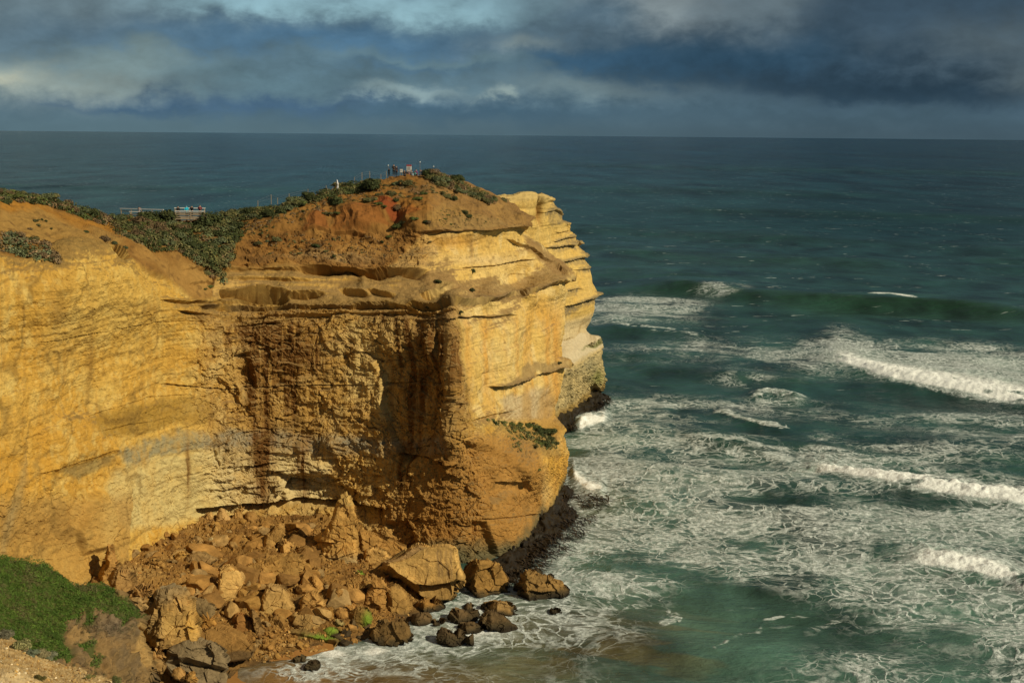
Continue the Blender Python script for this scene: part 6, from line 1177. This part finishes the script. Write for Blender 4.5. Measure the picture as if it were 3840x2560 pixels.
for i, (k, x, y, r0) in enumerate([('dark',462,838,30),('olive',485,840,30),('brown',508,842,32),('dark',535,842,34),('dark',560,842,40),('dark',585,842,48),('dark',610,842,52),('dark',636,846,44),('olive',658,872,30),('brown',682,878,26),('olive',712,872,18),('dark',748,874,22),('dark',778,850,44),('dark',802,846,42),('olive',826,834,34)]):
    plant(k, x, y, r0, DESC[k]+' growing up against the saddle railings', 'bushes against the railings')
# near shrubs on the gravel brow: larger, built finer
def near_shrub(name, px, py, rpx, seed, cols, label, flat=.9, n=2400, leaf=.05):
    b = fo.lookup(px, py); s_ = rpx*b[1]/F; me = shrub_mesh(name, seed, cols, n, flat, 9, leaf, .2)
    o = link(name, me, None, (float(b[0]), float(b[1]), float(b[2])-.1*s_)); o.scale = (s_, s_, s_); tag(o, label, 'shrub', 'shrubs on the gravel brow')
near_shrub('saltbush', 18, 2400, 40, 201, [(.20,.19,.13),(.15,.14,.09)], 'grey brown shrub at the left frame edge on the gravel brow')
near_shrub('shrub', 82, 2432, 38, 202, [(.24,.23,.10),(.16,.16,.06),(.30,.28,.13)], 'yellowish succulent shrub, tallest on the gravel brow', 1.1, 1800, .075)
near_shrub('saltbush', 116, 2456, 27, 203, [(.20,.23,.155),(.15,.18,.115)], 'round blue grey dome in front of the yellowish shrub')
near_shrub('shrub', 155, 2462, 30, 204, [(.19,.16,.085),(.25,.22,.12)], 'twiggy brown shrub right of the blue grey dome', 1.0)
near_shrub('saltbush', 195, 2462, 25, 205, [(.20,.21,.14),(.16,.16,.10)], 'smallest grey shrub, right end of the row on the gravel brow', 1.1)
near_shrub('grass_tuft', 140, 2555, 26, 206, [(.17,.15,.04),(.10,.09,.03)], 'dry green tuft cut by the bottom edge on the gravel', .8)
near_shrub('grass_tuft', 330, 2545, 18, 207, [(.16,.17,.05),(.12,.11,.04)], 'low green tuft farther right along the gravel edge', .7)
near_shrub('grass_tuft', 430, 2562, 20, 208, [(.15,.17,.06),(.11,.13,.04)], 'wispy green tuft at the right tip of the gravel', 1.0)
# scrub that reads as one cover
def cover(name, jobs, label, cat, asp=1.0):
    r = np.random.default_rng(55); Vs, Qs, Cs = [], [], []; n0 = 0
    for rel, poly, cnt, rad, per, leaf, pal, mask in jobs:
        p = np.asarray(poly, float); lo, hi = p.min(0), p.max(0); q = lo+(hi-lo)*r.random((cnt*4, 2)); q = q[inside(p, q[:, 0], q[:, 1])]
        if mask is not None: q = q[mask(q)]
        q = q[:cnt]; b = rel.lookup(q[:, 0], q[:, 1]); n = len(q)
        if n == 0: continue
        rr = r.uniform(rad[0], rad[1], n); ci = np.clip(((fbm(b/2.5, 91, 3)*.5+.5+r.normal(size=n)*.22)*len(pal)).astype(int), 0, len(pal)-1); tone = r.uniform(.75, 1.25, n)
        d = r.normal(size=(n, per, 3)); d[..., 2] = np.abs(d[..., 2])*1.1-.15; d /= np.linalg.norm(d, axis=-1, keepdims=True)
        c_ = b[:, None]+d*rr[:, None, None]*r.uniform(.75, 1.05, (n, per, 1))*np.array([1, 1, .75]); nr = d+r.normal(size=d.shape)*.38+np.array([0, 0, .25]); nr /= np.linalg.norm(nr, axis=-1, keepdims=True)
        V, Q = leaf_quads(c_.reshape(-1, 3), nr.reshape(-1, 3), (leaf*rr[:, None]**.5*r.uniform(.6, 1.3, (n, per))).ravel(), r, asp)
        Vs.append(V); Qs.append(Q+n0); n0 += len(V); Cs.append(np.repeat((np.array(pal)[ci]*tone[:, None])[:, None]*r.uniform(.75, 1.3, (n, per, 1)), 4, 1).reshape(-1, 3))
    o = link(name, mesh_np(name, np.concatenate(Vs), np.concatenate(Qs), M_LEAF, np.concatenate(Cs), False), kind='stuff'); tag(o, label, cat)
PAL = GG[:1]+OL[1:]+DG+LG+BRN[:2]+OL[:1]+DG[:2]
cover('scrub', [(head, HILL_L, 620, (.35, 1.0), 64, .125, PAL, None), (head, GULLY, 300, (.4, 1.1), 70, .13, DG+OL+BRN[:1]+GG[:1], None), (head, PATCH, 110, (.3, .8), 56, .12, GG+BRN, None), (head, RIDGE_L, 240, (.3, .8), 56, .12, OL+DG+GG[:1], None),
    (head, RIDGE_R, 200, (.3, .8), 56, .12, OL+BRN+GG[:1], None), (head, TOP, 80, (.4, .9), 60, .13, DG+OL, None), (head, [(1000,880),(1450,890),(1560,960),(1300,985),(960,960)], 150, (.10, .28), 14, .16, OL+BRN, None), (head, [(860,840),(1150,800),(1300,770),(1000,900)], 70, (.12, .35), 14, .16, DG+BRN, None),
    (head, [(1150,770),(1300,715),(1480,680),(1640,690),(1700,740),(1560,740),(1420,760),(1200,800)], 170, (.12, .45), 24, .13, OL+BRN+DG, None), (head, [(880,850),(980,800),(1100,770),(1150,800),(1000,860),(900,930)], 90, (.12, .4), 22, .13, DG+OL+BRN, None), (head, [(1640,780),(1760,790),(1950,840),(1650,860)], 90, (.08, .2), 10, .15, OL+DG, None), (head, [(1810,1570),(1900,1598),(2000,1605),(2075,1625),(2095,1680),(2040,1700),(1960,1660),(1900,1630)], 190, (.2, .5), 24, .17, LG+OL+DG, None), (head, [(1890,1640),(1940,1660),(1950,1700),(1930,1700)], 20, (.15, .3), 16, .17, LG+OL, None),
    (stk, [(2190,1300),(2258,1264),(2266,1285),(2230,1300)], 40, (.15, .35), 16, .16, [(.10,.10,.03),(.13,.11,.04)], None)], 'low grey green and brown coastal scrub covering the headland top', 'scrub')
gsel = lambda q: polymask(GREEN, q[:, 0], q[:, 1], 3) > .5
ICE = [(.052,.095,.016),(.068,.125,.018),(.075,.14,.020),(.10,.165,.026),(.09,.14,.03),(.12,.115,.045)]
cover('ground_cover', [(bk, GREEN, 10500, (.14, .40), 30, .12, ICE, gsel), (bk, [(262,2425),(330,2405),(350,2420),(300,2450)], 120, (.12, .3), 16, .14, ICE, None), (bk, [(345,2440),(385,2470),(350,2515),(330,2500)], 110, (.12, .3), 16, .14, ICE, None),
    (bk, [(240,2340),(330,2330),(420,2330),(500,2330),(480,2400),(380,2400),(260,2400)], 240, (.10, .28), 26, .10, [(.13,.095,.055),(.10,.075,.045),(.17,.125,.075),(.07,.075,.03)], None), (bk, [(250,2470),(330,2520),(520,2530),(540,2590),(250,2600)], 200, (.08, .24), 24, .10, [(.13,.095,.055),(.10,.075,.045),(.08,.085,.03)], None)], 'bright green succulent mat spread over the near bank', 'ground cover', .42)

# ------------------------------------------------------------------ timber fences, signs, posts
M_WOOD = plain_mat('grey_timber', (.30,.24,.17), .8, .25, 9); M_RAIL = plain_mat('glare_top_rail', (.78,.78,.76), .35, .06, 4); M_WIRE = plain_mat('fence_wire', (.28,.28,.27), .45, .1, 9, .6)  # top rail near white: sun glare on pale timber put into its colour
M_WHITE = plain_mat('white_paint', (.72,.72,.70), .5, .06, 5); M_RED = plain_mat('red_paint', (.34,.045,.04), .5, .08, 5); M_INK = plain_mat('dark_print', (.06,.06,.065), .6, .1, 5); M_BLACKP = plain_mat('dark_post', (.05,.05,.055), .6, .15, 8)
def bars(name, segs, mat, parent=None):
    """square bars (p0, p1, width, height) in one mesh with slightly chamfered ends"""
    V, Q = [], []
    for p0, p1, w, h_ in segs:
        p0, p1 = np.array(p0, float), np.array(p1, float); d = p1-p0; L = np.linalg.norm(d); d /= L
        s1 = np.cross(d, (0, 0, 1)); s1 = s1/np.linalg.norm(s1) if np.linalg.norm(s1) > 1e-3 else np.array([1., 0, 0]); s2 = np.cross(s1, d); n0 = len(V); e = min(.02, L*.1)
        for t, k in ((0, .8), (e, 1), (L-e, 1), (L, .8)):
            for a, b in ((-1, -1), (1, -1), (1, 1), (-1, 1)): V.append(p0+d*t+s1*a*w/2*k+s2*b*h_/2*k)
        for j in range(3):
            for i in range(4): Q.append((n0+4*j+i, n0+4*j+(i+1) % 4, n0+4*j+4+(i+1) % 4, n0+4*j+4+i))
        Q += [(n0+3, n0+2, n0+1, n0), (n0+12, n0+13, n0+14, n0+15)]
    return link(name, mesh_np(name, np.array(V), np.array(Q), mat, None, False), parent)
def rel_(root, p): return np.array(p, float)-np.array(root.location)
DECK_Z = float(at(np.array(712.), np.array(792.), 176.5)[2])-1.1
def deck_pt(px, D):
    p = at(np.array(px), np.array(815.0), D); return np.array([p[0], p[1], DECK_Z])
dk = deck_pt(715, 180); dko = empty('viewing_deck', tuple(dk), 'weathered timber viewing deck in the saddle behind the slatted railing', 'deck')
bars('deck_floor', [((rel_(dko, deck_pt(640, 176.6+i*.75)))-[0, 0, .06], (rel_(dko, deck_pt(785, 176.6+i*.75)))-[0, 0, .06], .80, .08) for i in range(8)], M_WOOD, dko)
for px_ in (650, 700, 760):
    for D_ in (177, 182): bars('pile', [(rel_(dko, deck_pt(px_, D_))-[0, 0, 2.2], rel_(dko, deck_pt(px_, D_))-[0, 0, .11], .18, .18)], M_WOOD, dko)
def railing(label, x0, x1, D0, D1, posts, rails, top_z=1.1, below=.9, topw=.12, z0=DECK_Z, grp='deck railings'):
    a, b = deck_pt(x0, D0), deck_pt(x1, D1); a[2] = b[2] = z0; mid = (a+b)/2; o = empty('railing', tuple(mid), label, 'railing', grp)
    f_ = lambda t, z: (a+(b-a)*t)-mid+np.array([0, 0, z])
    bars('top_rail', [(f_(-.01, top_z), f_(1.01, top_z), topw, .10)], M_RAIL, o)
    for z in rails: bars('rail', [(f_(0, z)+[0, .05, 0], f_(1, z)+[0, .05, 0], .04, .12)], M_WOOD, o)
    for t in posts: bars('post', [(f_(t, -below), f_(t, top_z-.055), .12, .12)], M_WOOD, o)
railing('slatted timber railing nearest the viewer, four people behind it', 657, 767, 176.3, 176.6, (.01, .53, .97), (.84, .58, .28, .02), below=.55, topw=.16)
railing('pale topped railing on the sea side, behind the four people', 655, 770, 182.5, 182.5, (.02, .5, .98), (.7, .3), top_z=1.18, below=.1)
railing('long pale topped railing at the left of the saddle, seaward side', 452, 613, 186, 184, (.02, .26, .5, .74, .98), (.6,), top_z=1.0, below=.3, topw=.14, z0=float(at(np.array(530.), np.array(784.), 185)[2])-1.0)
railing('lower pale topped railing at the left of the saddle, nearer side', 486, 646, 179.5, 178.5, (.02, .26, .5, .74, .98), (.6,), top_z=1.0, below=.3, topw=.12, z0=float(at(np.array(566.), np.array(795.), 179)[2])-1.0)
# posts and wires along the path to the lookout
def wire_fence(label, pts, hgt, grp='path fences', rail=False):
    P_ = [head.lookup(x, y) for x, y in pts]; mid = P_[len(P_)//2]; o = empty('wire_fence', tuple(float(v) for v in mid), label, 'fence', grp)
    for q, hh in zip(P_, hgt): bars('post', [(q-mid-[0, 0, .3], q-mid+[0, 0, hh], .08, .08)], M_WOOD, o)
    for f_ in ((.95, .55) if not rail else (.92,)):
        bars('rail' if rail else 'wire', [(P_[i]-mid+[0, 0, hgt[i]*f_], P_[i+1]-mid+[0, 0, hgt[i+1]*f_], .05 if rail else .012, .10 if rail else .012) for i in range(len(P_)-1)], M_WOOD if rail else M_WIRE, o)
wire_fence('post and wire fence climbing the ridge path left of the white figure', [(968,772),(1017,760),(1040,756),(1085,748),(1154,728),(1224,714),(1249,716)], [.7, 1.2, .7, .8, .8, .9, 1.0])
wire_fence('low timber barrier beside the ridge path', [(1197,722),(1229,720)], [.55, .55], rail=True)
wire_fence('wire fence on the hump skyline left of the lookout', [(1330,678),(1357,670),(1387,664),(1429,664),(1448,660)], [.7, .9, .9, .7, 1.1])
def pole(label, px, py, D, hgt, knob, mat):
    b = at(np.array(px), np.array(py), D); o = empty('marker_post', tuple(float(v) for v in b), label, 'post', 'thin posts around the lookout'); bars('post', [((0, 0, -.6), (0, 0, hgt), .07, .07)], mat, o)
    if knob:
        import bmesh
        bm = bmesh.new(); bmesh.ops.create_uvsphere(bm, u_segments=10, v_segments=7, radius=.10); bmesh.ops.translate(bm, verts=bm.verts, vec=(0, 0, hgt+.08)); me = bpy.data.meshes.new('knob'); bm.to_mesh(me); bm.free(); me.materials.append(M_WHITE); link('knob', me, o)
pole('thin pole with a white knob, tallest at the lookout', 1575, 652, 192, 1.75, True, M_WIRE)
pole('short dark post with a pale tip on the skyline right of the crowd', 1626, 652, 192.5, 1.05, True, M_BLACKP)
pole('lone dark post farther down the right shoulder', 1722, 690, 194, .95, True, M_BLACKP)
pole('small pale tipped post left of the standing group', 1456, 655, 192, 1.35, True, M_WIRE)
# warning sign and information panel
def sign(name, label, px, py0, D, w, h_, stand, red):
    b = at(np.array(px), np.array(py0), D); o = empty(name, tuple(float(v) for v in b-np.array([0, 0, h_+stand])), label, 'sign')
    bars('board', [((-w/2, 0, stand+h_/2), (w/2, 0, stand+h_/2), .05, h_)], M_WHITE if red else M_WOOD, o)
    if red: bars('header', [((-w/2, -.03, stand+h_*.88), (w/2, -.03, stand+h_*.88), .025, h_*.24)], M_RED, o)
    else: bars('panel', [((-w/2+.05, -.03, stand+h_/2), (w/2-.05, -.03, stand+h_/2), .02, h_-.1)], M_WHITE, o)
    k = 5 if red else 3
    bars('print', [((-w*.36, -.045, stand+h_*(.64-.12*i)), (w*(.34-.1*(i % 2)), -.045, stand+h_*(.64-.12*i)), .012, h_*.035) for i in range(k)], M_INK, o)
    for s_ in (-1, 1): bars('leg', [((s_*w*.36, .05, -.6), (s_*w*.36, .05, stand+h_*.7), .07, .07)], M_WOOD, o)
sign('warning_sign', 'white warning board with a red header behind the seated crowd', 1534, 618, 196, .80, 1.0, .9, True)
sign('information_panel', 'small tan information panel between the standing group and the crowd', 1505, 634, 194, .52, .56, .7, False)

# ------------------------------------------------------------------ people
def skin(verts, edges, rad, sub=1):
    me = bpy.data.meshes.new('t'); me.from_pydata(verts, edges, []); o = bpy.data.objects.new('t', me); COL.objects.link(o)
    sm = o.modifiers.new('Skin', 'SKIN'); sm.use_smooth_shade = True
    for i, v in enumerate(me.skin_vertices[0].data): v.radius = (rad[i], rad[i]); v.use_root = (i == 0)
    if sub: s2 = o.modifiers.new('Sub', 'SUBSURF'); s2.levels = sub; s2.render_levels = sub
    dg = bpy.context.evaluated_depsgraph_get(); ev = o.evaluated_get(dg); r = bpy.data.meshes.new_from_object(ev); bpy.data.objects.remove(o); bpy.data.meshes.remove(me)
    return r
PM = {}
def cloth(c_):
    if c_ not in PM: PM[c_] = plain_mat('fabric', c_, .85, .12, 12)
    return PM[c_]
SKIN_M = plain_mat('skin', (.45,.27,.19), .6, .08, 10)
def person(label, loc, rz, hgt=1.72, top=(.03,.03,.035), legs=(.03,.03,.04), hair=(.03,.02,.015), pose=('down', 'down'), hood=False, lean=0.0, long=False, stride=0.0, item=None):
    k = hgt/1.72; o = empty('person', tuple(float(v) for v in loc), label, 'person', rz=rz)
    def W(p): x, y, z = p; return ((x)*k, (y-lean*max(0, z-.95))*k, z*k)
    arm = {}
    for s_, ps in ((-1, pose[0]), (1, pose[1])):
        sh = (s_*.185, 0, 1.41)
        if ps == 'phone': el, wr = (s_*.26, -.16, 1.22), (s_*.10, -.30, 1.50)
        elif ps == 'rail': el, wr = (s_*.27, -.14, 1.18), (s_*.20, -.38, 1.10)
        elif ps == 'front': el, wr = (s_*.25, -.06, 1.16), (s_*.06, -.26, 1.20)
        else: el, wr = (s_*.25, .02, 1.13), (s_*.27, -.05, .88)
        arm[s_] = (sh, el, wr)
    V = [(0, 0, .96), (0, 0, 1.12), (0, -.01, 1.32), (0, 0, 1.47), (0, -.015, 1.56), (0, -.01, 1.66), (0, -.075, 1.545), (0, -.105, 1.595)]; E = [(0, 1), (1, 2), (2, 3), (3, 4), (4, 5), (4, 6), (4, 7)]; Rr = [.135, .125, .145, .055, .088, .072, .045, .016]
    for s_ in (-1, 1):
        V.append((s_*.088, -.005, 1.60)); E.append((4, len(V)-1)); Rr.append(.018)                        # ear
        n = len(V); fy = -.10*stride*s_; V += [(s_*.095, 0, .90), (s_*.10, -.02+fy, .50), (s_*.10, .02+fy*1.8, .09), (s_*.11, -.13+fy*1.8, .045)]; E += [(0, n), (n, n+1), (n+1, n+2), (n+2, n+3)]; Rr += [.095, .062, .042, .036]
        sh, el, wr = arm[s_]; n = len(V); V += [sh, el, wr]; E += [(2, n), (n, n+1), (n+1, n+2)]; Rr += [.058, .042, .030]
        d = np.array(wr)-np.array(el); d /= np.linalg.norm(d); up_ = np.cross(d, (s_, 0, 0)); up_ = up_/(np.linalg.norm(up_)+1e-6); sd_ = np.cross(up_, d); pm_ = np.array(wr)+d*.07; V.append(tuple(pm_)); E.append((n+2, n+3)); Rr.append(.030)
        for fi, (off, L) in enumerate([(-.030, .065), (-.010, .078), (.010, .074), (.028, .058)]):
            m_ = len(V); k1 = pm_+sd_*off+d*.04; V += [tuple(k1), tuple(k1+d*L*.55+up_*.012), tuple(k1+d*L*.8+up_*.04)]; E += [(n+3, m_), (m_, m_+1), (m_+1, m_+2)]; Rr += [.010, .009, .008]
        m_ = len(V); th = np.array(wr)+d*.03-sd_*.04; V += [tuple(th), tuple(th+d*.04-sd_*.012+up_*.02)]; E += [(n+2, m_), (m_, m_+1)]; Rr += [.012, .010]
    body = skin([W(p) for p in V], E, [r_*k for r_ in Rr]); body.materials.append(SKIN_M); link('body', body, o)
    # jacket
    V = [(0, 0, .92 if not long else .70), (0, 0, 1.10), (0, -.01, 1.32), (0, 0, 1.455)]; E = [(0, 1), (1, 2), (2, 3)]; Rr = [.165 if not long else .185, .155, .175, .085]
    if hood: V += [(0, .01, 1.58), (0, .01, 1.70)]; E += [(3, 4), (4, 5)]; Rr += [.118, .092]
    for s_ in (-1, 1):
        sh, el, wr = arm[s_]; n = len(V); V += [sh, el, wr]; E += [(2, n), (n, n+1), (n+1, n+2)]; Rr += [.080, .064, .048]
    jk = skin([W(p) for p in V], E, [r_*k for r_ in Rr]); jk.materials.append(cloth(top)); link('jacket', jk, o)
    V = [(0, 0, .97)]; E = []; Rr = [.15]
    for s_ in (-1, 1): n = len(V); fy = -.10*stride*s_; V += [(s_*.095, 0, .88), (s_*.10, -.02+fy, .50), (s_*.10, .02+fy*1.8, .11)]; E += [(0, n), (n, n+1), (n+1, n+2)]; Rr += [.112, .080, .062]
    tr = skin([W(p) for p in V], E, [r_*k for r_ in Rr]); tr.materials.append(cloth(legs)); link('trousers', tr, o)
    for s_ in (-1, 1):
        fy = -.10*stride*s_; sh_ = skin([W(p) for p in [(s_*.10, .04+fy*1.8, .055), (s_*.105, -.06+fy*1.8, .05), (s_*.112, -.16+fy*1.8, .045)]], [(0, 1), (1, 2)], [.055*k, .052*k, .040*k]); sh_.materials.append(cloth((.03,.028,.025))); link('shoe', sh_, o)
    if not hood:
        hr = skin([W(p) for p in [(0, .035, 1.60), (0, .02, 1.685), (0, -.035, 1.715)]], [(0, 1), (1, 2)], [.085*k, .078*k, .05*k]); hr.materials.append(cloth(hair)); link('hair', hr, o)
    return o
def stand(px, D, z): 
    p = at(np.array(px), np.array(800.0), D); return (p[0], p[1], z)
BK, NV = (.016,.016,.018), (.022,.026,.045)
person('person in grey holding up a phone by the long left railing', stand(521, 182.5, float(at(np.array(521.), np.array(776.), 182.5)[2])-1.7), 2.6, 1.70, (.30,.28,.30), (.12,.12,.14), pose=('phone', 'phone'))
person('person in a black top, leftmost of the four behind the slatted railing', stand(668, 179.2, DECK_Z), .2, 1.66, BK, NV, pose=('rail', 'down'))
person('person in a bright cyan hooded raincoat behind the slatted railing', stand(700, 179.0, DECK_Z), .1, 1.72, (.02,.50,.72), BK, hood=True, pose=('rail', 'rail'), long=True)
person('person in black with both hands raised to the face behind the slatted railing', stand(720, 179.2, DECK_Z), -.1, 1.72, (.018,.018,.024), NV, pose=('phone', 'phone'))
person('person in a maroon top, rightmost and tallest behind the slatted railing', stand(750, 178.4, DECK_Z), .3, 1.90, (.14,.018,.03), BK, pose=('phone', 'front'), hair=(.05,.03,.02))
q = head.lookup(1267, 714)
person('hooded person all in white walking up the ridge path', (q[0], q[1], q[2]+.02), -1.4, 1.66, (.72,.72,.74), (.70,.70,.72), hood=True, pose=('front', 'front'), lean=.18, stride=1.0, long=True)
LOOK_Z = float(at(np.array(1478.), np.array(660.), 191)[2])
person('tall person in black standing at the left of the lookout', stand(1477, 191, LOOK_Z), .3, 1.80, (.012,.012,.014), BK, pose=('front', 'front'))
person('shorter person in dark navy close behind the tall one in black', stand(1487, 192.3, LOOK_Z-.1), -.3, 1.60, (.03,.028,.05), NV, pose=('front', 'down'), hair=(.04,.025,.02))
person('small person in black with arms folded left of the tall one', stand(1459, 191.5, LOOK_Z-.1), .4, 1.22, BK, BK, pose=('phone', 'phone'))
for lab, px_, D_, dz, hg, tp, ps, rz in [('person in black with a white scarf at the left end of the crowd', 1517, 193, -.75, 1.62, (.02,.02,.022), ('front', 'front'), .1), ('dark haired person in black, second from left in the crowd', 1527, 193.5, -.78, 1.58, (.03,.03,.032), ('front', 'down'), -.2),
    ('person in a grey top in front of the warning sign', 1542, 193, -.75, 1.66, (.20,.23,.25), ('front', 'phone'), 0), ('person in a teal jacket near the middle of the crowd', 1555, 192.5, -.78, 1.50, (.02,.24,.26), ('front', 'front'), .2), ('person in a purple top beside the teal jacket', 1561, 194.5, -.72, 1.68, (.16,.07,.17), ('down', 'down'), -.1),
    ('person in dark blue raising a camera at the right end of the crowd', 1577, 193.5, -.70, 1.64, (.022,.04,.075), ('phone', 'phone'), .5), ('person in pink sleeves between the scarf and the dark haired one', 1534, 194.2, -.85, 1.52, (.34,.13,.14), ('front', 'front'), 0), ('child in pale blue low in front of the crowd', 1548, 191.8, -.55, 1.05, (.30,.42,.50), ('front', 'down'), .1)]:
    person(lab, stand(px_, D_, LOOK_Z+dz), rz, hg, tp, BK, pose=ps, hair=(.03+.02*(px_ % 3), .02, .015))
